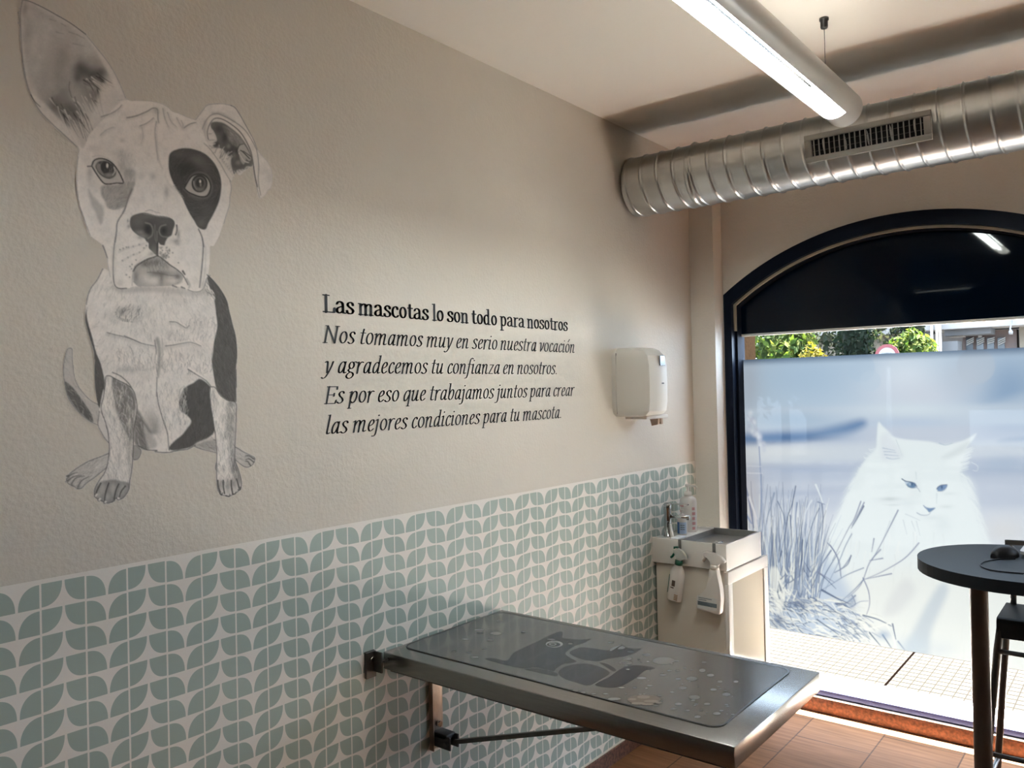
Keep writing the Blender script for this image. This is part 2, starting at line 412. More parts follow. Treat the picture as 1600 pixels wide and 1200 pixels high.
    # front leg, left
    fl = B1(365, 255, 420, 285, 480, 315, 525, 355, 545, 420, 552, 480, 540, 560, 528, 650, 525, 760, 520, 850, 512, 930, 500, 985, 495, 1040, 470, 1085, 440, 1110, 405, 1105, 390, 1125, 350, 1138, 320, 1130, 300, 1120, 270, 1105, 255, 1075, 262, 1030, 290, 980, 330, 920, 350, 850, 358, 760, 352, 660, 330, 570, 302, 490, 318, 400, 330, 320, 335, 260)
    c.poly(fl, .72); fm = c.full(fl)
    c.poly(B1(378, 270, 430, 295, 490, 325, 530, 380, 545, 470, 530, 560, 520, 680, 500, 700, 470, 640, 430, 560, 395, 440), .115, .85, 2.2, clip=fm)
    c.poly(B1(480, 500, 535, 500, 525, 800, 500, 950, 470, 800, 455, 650), .30, .5, 4, clip=fm)
    c.blob(*B1(375, 800)[0], 8, 40, .85, .5, clip=fm); c.blob(*B1(345, 400)[0], 5, 35, .88, .6, clip=fm)
    c.hair(fm, 800, 1.5, 10, [.1, .22, .9, .9], .8, .55)
    paw = B1(300, 990, 380, 975, 440, 985, 500, 1000, 495, 1040, 470, 1085, 440, 1110, 350, 1138, 270, 1105, 255, 1075, 265, 1030)
    c.poly(paw, .17, .8, 2.2, clip=fm)
    for x, y, rx, ry in [(310, 1040, 8, 14), (385, 1040, 7, 15), (450, 1040, 7, 12), (285, 1080, 5, 6), (345, 1095, 6, 8), (430, 1075, 5, 7)]: c.blob(*B1(x, y)[0], rx * .75, ry * .75, .5, .75, clip=fm)
    for q in [(355, 1000, 335, 1060, 325, 1120), (425, 1005, 405, 1050, 392, 1110), (300, 1000, 270, 1060, 262, 1090), (470, 1020, 440, 1060, 430, 1095)]: c.line(B1(*q), .035, 2.2, 1.8, .95)
    c.line(fl + fl[:1], .05, 1.5, al=.92)
    for q in [(262, 1075, 255, 1090, 262, 1098), (285, 1105, 278, 1120, 290, 1125), (325, 1125, 320, 1140, 330, 1140), (410, 1100, 418, 1116, 435, 1112)]:
        c.poly(B1(*q, q[0] + 18, q[1]), .72); c.line(B1(*q), .04, 1.2)
    # front leg, right
    fr = B2(474, 310, 510, 315, 545, 370, 600, 410, 664, 430, 668, 520, 665, 640, 658, 760, 660, 860, 685, 930, 705, 1010, 705, 1060, 690, 1085, 665, 1105, 640, 1120, 610, 1130, 580, 1125, 555, 1115, 530, 1080, 522, 1000, 520, 900, 522, 800, 512, 680, 495, 560, 474, 430, 470, 360)
    c.poly(fr, .74); rm2 = c.full(fr)
    c.poly(B2(600, 430, 664, 430, 664, 640, 656, 780, 665, 880, 700, 1000, 705, 1060, 660, 1000, 615, 880, 610, 760, 590, 600), .28, .75, 3.5, clip=rm2)
    c.poly(B2(625, 850, 660, 850, 690, 960, 680, 1000, 640, 960), .11, .7, 3, clip=rm2)
    c.blob(*B2(540, 560)[0], 6, 40, .9, .6, clip=rm2); c.blob(*B2(560, 880)[0], 6, 30, .86, .5, clip=rm2)
    c.hair(rm2, 650, 1.5, 10, [.1, .2, .9, .9], .8, .55)
    for x, y, rx, ry in [(550, 1090, 6, 12), (605, 1100, 6, 12), (650, 1085, 6, 12), (690, 1060, 5, 12)]: c.blob(*B2(x, y - 45)[0], rx * .8, ry * .9, .25, .8, clip=rm2); c.blob(*B2(x, y)[0], rx * .7, ry * .7, .55, .7, clip=rm2)
    for q in [(570, 1010, 572, 1060, 580, 1110), (630, 1010, 632, 1060, 640, 1110), (670, 1000, 682, 1040, 690, 1070), (530, 1010, 535, 1060, 548, 1100)]: c.line(B2(*q), .03, 2.0, 2.4, .95)
    c.line(fr + fr[:1], .06, 1.4, al=.9)
    for q in [(545, 1110, 558, 1122, 565, 1105), (590, 1125, 615, 1132, 620, 1115), (642, 1115, 660, 1112, 665, 1100), (683, 1082, 700, 1078, 698, 1060)]: c.line(B2(*q), .03, 2.0, 1.4)
    c.line(B2(518, 880, 512, 920, 522, 940), .2, 1.6)
    c.poly(B2(350, 745, 400, 710, 505, 690, 520, 760, 500, 780, 420, 770), .2, .4, 3)
    # ---- neck shade under the head
    c.poly(M(200, 960, 240, 1030, 300, 1048, 400, 1042, 560, 1030, 900, 1028, 1130, 1050, 1240, 1085, 1330, 1070, 1360, 1000, 1380, 1100, 1200, 1140, 700, 1090, 300, 1100), .40, .55, 4, clip=bm)
    # ---- left (raised) ear
    ear = E1(78, -5, 130, 8, 220, 50, 330, 110, 450, 180, 570, 270, 660, 380, 760, 510, 830, 640, 880, 760, 900, 860, 700, 1000, 545, 1170, 505, 1150, 430, 1080, 300, 970, 200, 860, 140, 740, 100, 610, 80, 480, 62, 350, 55, 200, 60, 80)
    c.poly(ear, .60); em = c.full(ear)
    c.poly(E1(95, 40, 300, 130, 480, 240, 560, 420, 480, 560, 450, 700, 500, 860, 420, 1000, 280, 860, 160, 660, 100, 480, 85, 250), .49, .8, 5, clip=em)
    c.blob(*E1(140, 240)[0], 8, 20, .24, .6, .1, clip=em); c.blob(*E1(95, 60)[0], 5, 12, .22, .5, clip=em)
    for x, y, rx, ry, v, a in [(390, 440, 12, 20, .26, .6), (350, 560, 12, 30, .30, .55), (400, 730, 16, 24, .2, .6), (250, 620, 14, 40, .36, .5), (330, 820, 16, 18, .12, .8), (440, 860, 20, 16, .09, .8), (480, 900, 12, 16, .12, .7), (560, 560, 20, 16, .08, .9), (530, 530, 10, 12, .06, .8), (630, 590, 18, 9, .05, .9), (680, 560, 14, 10, .10, .8), (510, 610, 8, 10, .05, .9), (540, 680, 18, 22, .26, .8), (640, 740, 9, 14, .14, .8), (590, 760, 10, 14, .22, .7), (620, 480, 20, 12, .26, .5)]:
        c.blob(*E1(x, y)[0], rx, ry, v, a, clip=em)
    c.poly(E1(110, 100, 200, 120, 300, 200, 260, 400, 180, 560, 130, 400), .60, .6, 8, clip=em)
    for k in range(26):
        t = k / 25; x = 300 + t * 260; y = 790 + 80 * math.sin(t * 2.2) + 40 * t
        j = c.rng.randn(4); x += 9 * j[0]; y += 22 * j[1]
        c.line(E1(x, y, x + 34 + 10 * j[2], y + 60, x + 70 + 40 * (1 - t) + 14 * j[2], y + 120 + 60 * math.sin(t * 3) + 30 * j[3]), [.035, .62, .08, .2][c.rng.randint(4)], 1.4 + c.rng.rand() * 1.4, .4, .75, clip=em)
    for k in range(18):
        t = k / 17; x = 560 + 120 * t; y = 640 - 60 * t
        j = c.rng.randn(4); x += 8 * j[0]; y += 10 * j[1]
        c.line(E1(x, y, x + 50, y + 38 + 6 * j[2], x + 98 + 18 * j[3], y + 85 - 10 * t + 8 * j[2]), [.03, .70, .04, .05, .2][c.rng.randint(5)], 1.6 + 1.4 * c.rng.rand(), .5, .85, clip=em)
    for k in range(16):
        t = k / 15; x = 470 + 190 * t
        j = c.rng.randn(4); x += 8 * j[0]
        c.line(E1(x, 760 - 30 * t + 30 * j[1], x + 36 + 8 * j[2], 850 - 30 * t, x + 66 + 12 * j[2], 940 - 60 * t + 34 * j[3]), [.70, .66, .14, .3][c.rng.randint(4)], 1.3 + 1.5 * c.rng.rand(), .5, .7, clip=em)
    c.line(E1(445, 640, 440, 690, 460, 760), .1, 1.6, 1, .7, clip=em)
    c.line(E1(660, 700, 685, 760, 675, 805, 640, 785), .06, 1.8, 1.6, .8, clip=em)
    c.poly(E1(560, 250, 640, 330, 740, 480, 840, 660, 880, 780, 840, 800, 780, 640, 690, 470, 600, 330), .74, .8, 3, clip=em)
    c.poly(E1(720, 640, 860, 760, 880, 860, 700, 1000, 600, 960, 640, 860), .72, .7, 4, clip=em)
    c.poly(E1(140, 740, 240, 800, 360, 930, 480, 1040, 540, 1160, 430, 1080, 300, 970, 200, 860), .72, .75, 3, clip=em)
    for q in [(290, 150, 340, 165), (380, 185, 420, 205), (340, 250, 400, 265), (440, 250, 500, 270), (470, 340, 560, 360), (500, 270, 560, 300)]: c.line(E1(*q), .28, 2.0, 1, .6, clip=em)
    c.line(E1(78, -2, 130, 10, 220, 50, 330, 110, 450, 180, 570, 268), .09, 1.4, 1.8, .85)
    c.line(E1(570, 270, 660, 380, 760, 510, 830, 640, 880, 762), .35, 1.3, 1.3, .8)
    c.line(E1(75, 0, 58, 100, 60, 220, 70, 400, 90, 560, 125, 700, 200, 850, 300, 960, 430, 1080, 500, 1148), .22, 2.2, 1.4, .8)
    c.line(E1(58, 60, 40, 110, 42, 180, 55, 200), .35, 1.3, 1, .7); c.line(E1(140, 740, 170, 790, 215, 835), .06, 1.8, 1.2, .8)
    # ---- right (folded) ear
    ea2 = E2(240, 320, 300, 230, 350, 165, 420, 148, 520, 148, 610, 160, 650, 185, 700, 270, 770, 390, 840, 510, 880, 620, 930, 690, 990, 760, 1030, 850, 1035, 940, 1020, 1020, 985, 1050, 960, 1100, 905, 1132, 885, 1100, 870, 1000, 850, 900, 830, 800, 740, 850, 700, 890, 640, 860, 600, 960, 500, 800, 380, 600, 300, 480, 250, 380)
    c.poly(ea2, .73); e2m = c.full(ea2)
    inner = E2(395, 355, 430, 335, 520, 345, 600, 395, 680, 460, 730, 520, 780, 600, 820, 700, 828, 795, 770, 800, 740, 830, 680, 835, 640, 880, 625, 860, 610, 780, 600, 700, 560, 680, 520, 620, 430, 600, 420, 560, 460, 530, 430, 440, 400, 400)
    c.poly(inner, .13, .95, 1.2); im = c.full(inner)
    c.poly(E2(520, 375, 610, 410, 690, 480, 740, 560, 700, 600, 650, 590, 590, 540, 550, 460), .27, .9, 1.6, clip=im)
    c.hair(c.full(E2(520, 375, 690, 480, 740, 580, 650, 600, 560, 500)), 60, .9, 6, [.08, .55, .4], .7, .6)
    for x, y, rx, ry, v in [(480, 410, 9, 8, .045), (540, 500, 6, 12, .035), (600, 600, 11, 9, .05), (660, 640, 8, 6, .03), (660, 740, 10, 9, .06), (460, 570, 5, 6, .05), (690, 790, 12, 6, .08), (600, 650, 8, 6, .05)]: c.blob(*E2(x, y)[0], rx, ry, v, .9, clip=e2m)
    c.blob(*E2(580, 590)[0], 4, 4, .3, .7); c.blob(*E2(680, 760)[0], 5, 5, .3, .7); c.blob(*E2(640, 690)[0], 3, 8, .22, .6)
    c.poly(E2(670, 640, 700, 580, 740, 570, 790, 650, 815, 720, 790, 740, 740, 690, 700, 650), .5, .9, .8)
    c.line(E2(672, 640, 690, 585, 735, 565), .04, 1.5, 1.2); c.line(E2(700, 640, 720, 640, 800, 720), .03, 1.7, 1.7); c.line(E2(735, 640, 810, 695), .06, 1.4); c.line(E2(690, 660, 740, 740, 790, 760), .8, 2.2, 1.2, .9)
    c.poly(E2(690, 640, 715, 650, 760, 720, 735, 780, 700, 720), .55, .7, 1)
    for k in range(16):
        x = 375 + 3 * k; y = 440 + 22 * k if k < 8 else 560 + 20 * (k - 8)
        j = c.rng.randn(3)
        c.line(E2(x - 14 + 10 * j[0], y + 8 * j[1], x + 40 + 16 * j[2], y - 10 + 6 * (k % 3)), [.8, .22, .7][k % 3], 1.3, .5, .8)
    for k in range(18):
        t = k / 17; x = 450 + 150 * t; y = 620 + 120 * t
        j = c.rng.randn(4); x += 12 * j[0]; y += 12 * j[1]
        c.line(E2(x, y + 40 + 12 * j[2], x + 14, y, x + 40 + 12 * j[3], y - 44 + 10 * t), [.82, .14, .74, .3][c.rng.randint(4)], 1.5, .5, .8)
    for k in range(14): c.line(E2(500 + 9 * k, 700 + 12 * k, 530 + 9 * k, 770 + 12 * k), [.3, .85][k % 2], 1.6, .8, .7)
    for k in range(10): c.line(E2(640 + 14 * k, 850 - 3 * k, 660 + 14 * k, 890 - 9 * k), [.5, .15][k % 2], 1.6, .8, .7)
    c.line(E2(370, 520, 360, 440, 390, 350, 440, 300, 520, 310, 620, 370, 700, 440, 760, 530, 810, 640, 835, 760, 855, 900, 880, 1010), .07, 1.4, 2.2, .85)
    c.line(E2(300, 480, 310, 400, 370, 290, 450, 250, 540, 280, 650, 340, 740, 410, 800, 490, 850, 580, 880, 660, 895, 800, 890, 950, 915, 1100), .20, 1.8, 1.3, .75)
    c.line(E2(420, 250, 500, 250, 560, 280, 640, 330), .25, 5, 2, .5, 2); c.line(E2(340, 330, 330, 440, 350, 540), .35, 5, 2, .5, 2)
    c.line(E2(240, 310, 300, 232, 350, 168, 420, 150, 520, 148, 610, 165), .28, 1.3, 1.2, .8); c.line(E2(605, 165, 650, 190, 700, 265, 770, 390, 840, 520, 880, 625), .14, 1.7, 1, .85)
    c.line(E2(880, 625, 930, 690, 990, 760, 1030, 850, 1033, 940, 1020, 1020, 985, 1050, 960, 1100, 905, 1132, 885, 1100), .5, 1, 1, .6); c.line(E2(870, 990, 885, 1060, 905, 1125), .3, 1.6, 1.2, .7)
    c.blob(*E2(1010, 930)[0], 4, 10, .5, .5, clip=e2m)
    # ---- head
    head = E1(860, 780, 920, 790, 1010, 790, 1100, 797, 1190, 822) + E2(-10, 228, 60, 250, 150, 290, 240, 320, 300, 400, 380, 600, 500, 800, 600, 960, 605, 1010) + F2(870, 560, 860, 650, 855, 740, 820, 850, 790, 930, 745, 1060, 690, 1160) + \
        M(1425, 520, 1420, 700, 1400, 870, 1370, 960, 1335, 1050, 1290, 1082, 1220, 1086, 1150, 1060, 1080, 1040, 1000, 1020, 700, 1028, 470, 1020, 410, 1042, 300, 1048, 240, 1030, 205, 970, 180, 900, 150, 760, 140, 660, 85, 510) + \
        F1(200, 1110, 165, 1010, 130, 900, 95, 800, 75, 680, 68, 560, 68, 420, 80, 300, 95, 230, 65, 150, 30, 90) + E1(545, 1160, 600, 1050, 700, 940)
    c.poly(head, W, 1, .8); hd = c.full(head)
    for x, y, rx, ry, v, a in [(545, 410, 9, 16, .40, .75), (560, 300, 11, 8, .5, .65), (620, 470, 6, 14, .4, .7), (250, 215, 14, 7, .6, .5), (200, 480, 5, 14, .42, .7), (250, 590, 14, 14, .55, .5), (480, 260, 12, 5, .58, .5), (730, 500, 7, 6, .52, .5), (860, 500, 6, 8, .5, .5), (540, 130, 5, 4, .45, .6), (730, 90, 4, 6, .55, .5)]:
        c.blob(*F1(x, y)[0], rx, ry, v, a, clip=hd)
    c.poly(F1(185, 640, 230, 700, 300, 780, 345, 850, 340, 960, 310, 1000, 260, 880, 210, 780), .38, .7, 3, clip=hd)
    c.poly(F1(330, 600, 480, 590, 600, 560, 670, 570, 640, 660, 590, 760, 560, 820, 470, 850, 390, 830, 365, 770, 325, 700), .29, .85, 2.5, clip=hd); pm = c.full(F1(330, 600, 480, 590, 600, 560, 670, 570, 640, 660, 590, 760, 560, 820, 470, 850, 390, 830, 365, 770, 325, 700))
    c.hair(pm, 170, lambda x, y: 2.2 + .02 * (x - 175), 7, [.12, .2, .5, .6], .8, .6)
    c.poly(F1(560, 440, 640, 430, 680, 460, 670, 570, 600, 700, 560, 600, 555, 560), .36, .6, 3, clip=hd)
    c.hair(c.full(F1(480, 250, 660, 250, 690, 500, 640, 620, 560, 560)), 80, 1.7, 7, [.2, .35, .8], .8, .5)
    # brow creases on top of the head
    for q, w, a in [((550, 1000, 640, 1000), 1.4, .5)]: pass
    E0 = tr(0, 0, 3.478)
    for q, w, a in [((550, 635, 600, 618, 640, 595, 662, 570), 1.6, .8), ((690, 640, 740, 630, 800, 605, 830, 588, 855, 595, 858, 640, 862, 665), 2.0, .85), ((545, 735, 580, 705, 620, 690), 1.2, .5), ((760, 685, 800, 668, 835, 640), 1.6, .7),
                    ((850, 660, 842, 720, 850, 800, 858, 870), 1.6, .6), ((885, 590, 895, 640, 915, 690), 1.3, .6), ((910, 610, 930, 660, 960, 690), 1.2, .5), ((960, 640, 985, 690), 1.2, .5), ((1000, 695, 1030, 675, 1065, 665), 2.0, .8), ((770, 690, 778, 740, 765, 780), 1.2, .4), ((985, 655, 995, 680, 990, 695), 1.2, .5)]:
        c.line(E0(*q), .1, w, w * .7, a); c.line([(x + 1, y + 2) for x, y in E0(*q)], .5, 5, 3, .35, 2)
    c.blob(*E0(850, 600)[0], 6, 7, .3, .6)
    c.line(E0(640, 545, 720, 540, 840, 552, 900, 575, 960, 610, 1060, 652), .4, 1.1, 1.1, .6)
    # dark patch round the right-hand eye
    patch = F2(240, 195, 330, 150, 430, 145, 530, 168, 620, 215, 700, 300, 750, 400, 772, 500, 765, 620, 740, 720, 690, 830, 640, 920, 605, 990, 535, 970, 490, 900, 440, 820, 395, 730, 355, 640, 300, 560, 260, 480, 230, 390, 222, 290)
    c.poly(patch, .052, .98, 1.1); pk = c.full(patch)
    c.hair(pk, 420, lambda x, y: math.atan2(y - 290, x - 312) + 1.57, 9, [.02, .025, .13, .17], .8, .5)
    c.blob(*F2(520, 270)[0], 14, 8, .2, .6, .3, clip=pk); c.blob(*F2(600, 330)[0], 14, 8, .14, .5, .6, clip=pk); c.blob(*F2(340, 210)[0], 12, 6, .15, .5, clip=pk); c.blob(*F2(620, 790)[0], 12, 14, .12, .5, clip=pk); c.blob(*F2(560, 920)[0], 9, 8, .17, .6, clip=pk); c.blob(*F2(400, 360)[0], 16, 14, .02, .7, clip=pk)
    for k in range(14): c.line(F2(268 + 7 * k, 530 + 9 * k, 290 + 7 * k + 8 * c.rng.rand(), 528 + 11 * k), [.72, .05][k % 2], 1.2, .5, .6)
    c.blob(*F2(200, 600)[0], 5, 11, .35, .7, clip=hd); c.blob(*F2(60, 440)[0], 5, 5, .5, .6, clip=hd); c.line(F2(180, 430, 230, 520, 290, 580), .5, 4, 2, .4, 2)
    c.line(F2(95, 0, 100, 150, 130, 290, 160, 360), .5, 3, 2, .45, 1.5)
    # eyes
    eyeL = F1(222, 390, 245, 340, 300, 318, 370, 328, 440, 370, 500, 450, 535, 520, 550, 570, 480, 572, 400, 582, 345, 570, 280, 490)
    c.poly(eyeL, .52); ml = c.full(eyeL)
    c.poly(F1(260, 400, 290, 350, 360, 340, 430, 370, 475, 440, 465, 500, 410, 530, 350, 515, 295, 470), .05, 1, .7, clip=ml)
    c.poly(F1(270, 400, 290, 370, 310, 380, 320, 430, 350, 490, 320, 480, 285, 440), .28, .8, .8, clip=ml); c.blob(*F1(400, 490)[0], 8, 4, .32, .8, clip=ml)
    c.blob(*F1(370, 410)[0], 8, 9, .018, .95, hard=1, clip=ml); c.blob(*F1(384, 392)[0], 1.6, 3.4, .9, .95, hard=1); c.line(F1(455, 410, 465, 450, 440, 490), .7, 2.2, 1.2, .85)
    c.line(F1(265, 385, 300, 345, 370, 340, 440, 375), .33, 1.6, 1.2, .7)
    c.line(F1(222, 395, 245, 340, 300, 318, 370, 328, 440, 370, 500, 450, 535, 520, 550, 572, 480, 574, 400, 584, 345, 572, 280, 490, 222, 395), .02, 2.4, 2.2, 1); c.line(F1(180, 400, 222, 398), .05, 2, 1.6)
    c.line(F1(225, 300, 300, 290, 380, 310, 470, 370), .5, 1.6, 1, .6)
    eyeR = F2(390, 560, 420, 500, 460, 445, 510, 420, 570, 420, 620, 450, 655, 510, 655, 570, 620, 635, 560, 645, 500, 630, 430, 600)
    c.line(F2(385, 570, 430, 605, 500, 648, 570, 662, 635, 650, 672, 590, 668, 500, 620, 420, 540, 395, 470, 420, 410, 500), .16, 3.2, 2, .8, 1.2)
    c.poly(eyeR, .50); mr = c.full(eyeR)
    c.blob(*F2(545, 512)[0], 12.6, 14, .03, 1, hard=1, clip=mr); c.blob(*F2(545, 515)[0], 10, 11, .13, .9, hard=1, clip=mr); c.blob(*F2(548, 505)[0], 6.4, 7.4, .02, .9, hard=1, clip=mr); c.blob(*F2(552, 490)[0], 1.5, 2.4, .85, 1, hard=1); c.blob(*F2(557, 525)[0], 1.4, 3, .4, .8)
    c.line(F2(485, 490, 490, 530, 515, 570), .4, 2, 1, .7); c.blob(*F2(555, 575)[0], 8, 3, .2, .7, clip=mr)
    c.line(F2(388, 562, 430, 600, 500, 632, 560, 648, 622, 638, 657, 572, 655, 508, 620, 448, 570, 418, 510, 418, 460, 443, 420, 500, 388, 562), .02, 2, 2, 1)
    c.line(F2(440, 640, 540, 680, 620, 670), .14, 3, 2, .5, 1.5)
    # muzzle
    c.line(F1(640, 640, 600, 740, 560, 860, 490, 980, 480, 1080, 465, 1190) + M(245, 400, 225, 540, 215, 700, 215, 860, 225, 970, 250, 1025, 300, 1046, 380, 1044), .10, 2.0, 2.0, .85)
    c.line(F1(640, 640, 600, 740, 550, 880), .2, 5, 2, .6, 2); c.line(M(225, 540, 218, 860), .5, 6, 5, .4, 2.5)
    c.line(M(85, 510, 110, 570, 140, 660), .15, 2.4, 2, .8); c.line(M(140, 660, 150, 760, 180, 900), .4, 1.4, 1.4, .6)
    c.line(F2(535, 985, 570, 1070, 590, 1170) + M(1325, 400, 1340, 520, 1330, 700, 1315, 860, 1295, 1030), .08, 2, 2.2, .85); c.line(M(1370, 520, 1365, 800, 1340, 1000), .55, 2, 2, .5)
    c.line(M(1430, 880, 1385, 920, 1350, 1030, 1300, 1080, 1220, 1086, 1150, 1060), .25, 1.6, 1.6, .8)
    c.blob(*M(1330, 1000)[0], 4, 8, .5, .6, clip=hd); c.blob(*M(1230, 950)[0], 6, 8, .6, .5, clip=hd); c.blob(*M(300, 980)[0], 7, 5, .55, .5, clip=hd)
    nose = M(425, 190, 450, 140, 520, 112, 600, 98, 680, 115, 760, 135, 860, 145, 930, 165, 975, 200, 985, 250, 965, 310, 945, 380, 900, 410, 870, 460, 855, 505, 810, 500, 775, 480, 765, 620, 740, 620, 700, 580, 660, 540, 655, 480, 630, 460, 605, 420, 560, 400, 510, 370, 455, 320, 425, 260)
    c.poly(nose, .085, 1, .9); nm = c.full(nose)
    c.blob(*M(540, 210)[0], 12, 11, .14, .8, clip=nm); c.blob(*M(640, 150)[0], 18, 4, .15, .7, clip=nm); c.blob(*M(850, 210)[0], 14, 8, .12, .7, clip=nm); c.blob(*M(560, 345)[0], 10, 4, .32, .7, clip=nm); c.blob(*M(720, 560)[0], 6, 8, .17, .8, clip=nm)
    c.line(M(600, 110, 700, 130, 800, 150, 900, 160), .35, 1.4, 1, .6)
    c.blob(*M(645, 300)[0], 7, 10, .012, 1, .2, 0, nm); c.blob(*M(655, 340)[0], 5, 6, .012, 1, 0, 0, nm); c.blob(*M(845, 325)[0], 6, 8, .012, 1, 0, 0, nm)
    c.line(M(620, 225, 680, 245, 710, 310, 700, 380, 650, 420), .26, 2, 1.6, .9, 1); c.line(M(870, 250, 810, 270, 790, 330, 820, 390, 890, 405), .26, 2, 1.4, .9, 1)
    c.line(M(735, 250, 740, 420, 760, 480), .22, 1.6, 1.2, .7); c.line(M(762, 330, 762, 450), .3, 1.2, 1, .7)
    c.blob(*M(590, 390)[0], 8, 4, .28, .7); c.blob(*M(550, 410)[0], 4, 3, .35, .6)
    c.line(M(1008, 255, 1012, 320, 995, 375), .03, 2.4, 2, .95); c.blob(*M(1030, 370)[0], 3, 8, .3, .8); c.blob(*M(1005, 455)[0], 6, 4, .3, .8); c.blob(*M(1020, 490)[0], 4, 3, .4, .7)
    c.blob(*M(410, 270)[0], 3, 4, .3, .8); c.blob(*M(398, 200)[0], 1.5, 3, .2, .8)
    c.line(M(620, 80, 680, 65, 740, 90, 800, 100), .35, 1.6, 1, .7)
    c.line(M(770, 480, 770, 640), .03, 2.6, 3, .95)
    # mouth
    mouth = M(470, 830, 500, 770, 560, 720, 640, 680, 770, 650, 850, 690, 930, 760, 1000, 800, 1060, 860, 1090, 920, 1040, 980, 960, 1010, 860, 1018, 700, 1024, 560, 1020, 500, 990, 465, 940)
    c.poly(mouth, .42, 1, 1); mm = c.full(mouth)
    c.blob(*M(740, 720)[0], 18, 7, .16, .8, clip=mm); c.blob(*M(620, 740)[0], 8, 6, .12, .8, clip=mm); c.blob(*M(800, 860)[0], 20, 5, .17, .85, clip=mm); c.blob(*M(690, 870)[0], 12, 4, .17, .7, clip=mm); c.blob(*M(815, 930)[0], 4, 11, .12, .85, clip=mm)
    c.blob(*M(620, 900)[0], 10, 10, .68, .8, clip=mm); c.blob(*M(720, 950)[0], 9, 7, .7, .9, clip=mm); c.blob(*M(960, 950)[0], 11, 5, .74, .85, clip=mm); c.blob(*M(500, 900)[0], 4, 10, .2, .7, clip=mm); c.blob(*M(1020, 900)[0], 5, 5, .1, .8, clip=mm); c.blob(*M(960, 800)[0], 9, 6, .6, .6, clip=mm)
    c.hair(c.full(M(640, 690, 880, 690, 900, 820, 640, 830)), 90, 1.57, 8, [.08, .15, .7], .7, .55)
    c.line(M(640, 845, 760, 850, 900, 880, 1020, 885), .12, 1.8, 1.4, .6)
    c.line(M(465, 830, 500, 770, 560, 725, 640, 680, 720, 655, 775, 640, 850, 690, 930, 755, 1000, 800, 1070, 860, 1110, 920, 1150, 1000), .05, 2.6, 1.6, .9)
    c.line(M(490, 775, 540, 735, 640, 690), .1, 3.2, 2, .7); c.line(M(465, 830, 455, 900, 450, 1010), .35, 1.8, 1.2, .7); c.line(M(470, 960, 520, 1010, 560, 1024), .3, 2, 1.4, .7)
    c.line(M(1085, 830, 1110, 870), .05, 3.5, 2.5, .9); c.line(M(1130, 930, 1170, 1000, 1160, 1040), .25, 4, 2, .6, 1.5); c.line(M(960, 1010, 1010, 1030), .1, 3, 2, .8); c.line(M(1070, 1030, 1110, 1045), .1, 3, 2, .8); c.line(M(1010, 980, 1080, 960), .3, 5, 3, .5, 2)
    for x, y in [(330, 697), (400, 658), (470, 622), (545, 595), (300, 560), (340, 545), (405, 530), (465, 520), (540, 497), (380, 875), (425, 770), (445, 800), (450, 745), (420, 905), (630, 510), (600, 540), (920, 570), (960, 600), (830, 570), (880, 640), (380, 530), (1030, 725), (500, 690)]:
        c.blob(*M(x, y)[0], 1.3, 1.3, .12, .85)
    for k in range(40):
        x, y = 790 + c.rng.rand() * 130, 520 + c.rng.rand() * 150
        c.blob(*M(x, y)[0], 1.1, 1.4, [.1, .3][k % 2], .7)
    for q in [(285, 590, 400, 540, 520, 510, 640, 470), (330, 700, 460, 630, 560, 590, 630, 530), (490, 760, 560, 690, 690, 620)]: c.line(M(*q), .5, 2.6, 1.6, .5, 1.5)
    c.blob(*M(700, 610)[0], 6, 4, .3, .6); c.blob(*M(840, 650)[0], 5, 5, .13, .7)
    c.hair(hd * (1 - pk) * (1 - nm), 900, lambda x, y: 1.57 + (x - 240) * -.004, 6, [.45, .5, .95], .7, .25)
    # head outline
    c.line(F1(80, 300, 68, 420, 66, 560, 75, 680, 95, 800, 130, 900, 165, 1010, 205, 1115), .3, 1.3, 1.2, .75)
    c.line(F2(860, 480, 878, 560, 862, 650, 855, 740, 820, 850, 800, 930), .3, 1.4, 1.2, .75); c.line(F2(590, 90, 660, 160, 760, 300, 820, 410, 870, 490), .3, 1.4, 1.4, .7)
    # trunk outline
    c.line(CH(240, 0, 190, 100, 130, 180, 100, 260, 88, 330), .12, 1.6, 1.6, .85)
    c.line(CH(1205, 55, 1260, 105, 1325, 185, 1385, 290, 1412, 400, 1442, 520, 1472, 640, 1482, 800, 1470, 950, 1478, 1100) + B2(668, 180, 666, 300, 668, 420), .03, 1.4, 1.2, .85)
    c.line(B1(560, 740, 620, 768, 690, 772) + B2(60, 796, 150, 802, 220, 788, 300, 778, 360, 748), .06, 1.6, 1.4, .9)
    c.mottle(.03, 2.0, None, 3); c.mottle(.035, 9, None, 5)
    c.img = np.clip(c.img, .012, .9)
    return c
def srgb(r, g, b):
    return [((v / 255) / 12.92 if v < 10.3 else ((v / 255 + .055) / 1.055) ** 2.4) for v in (r, g, b)]


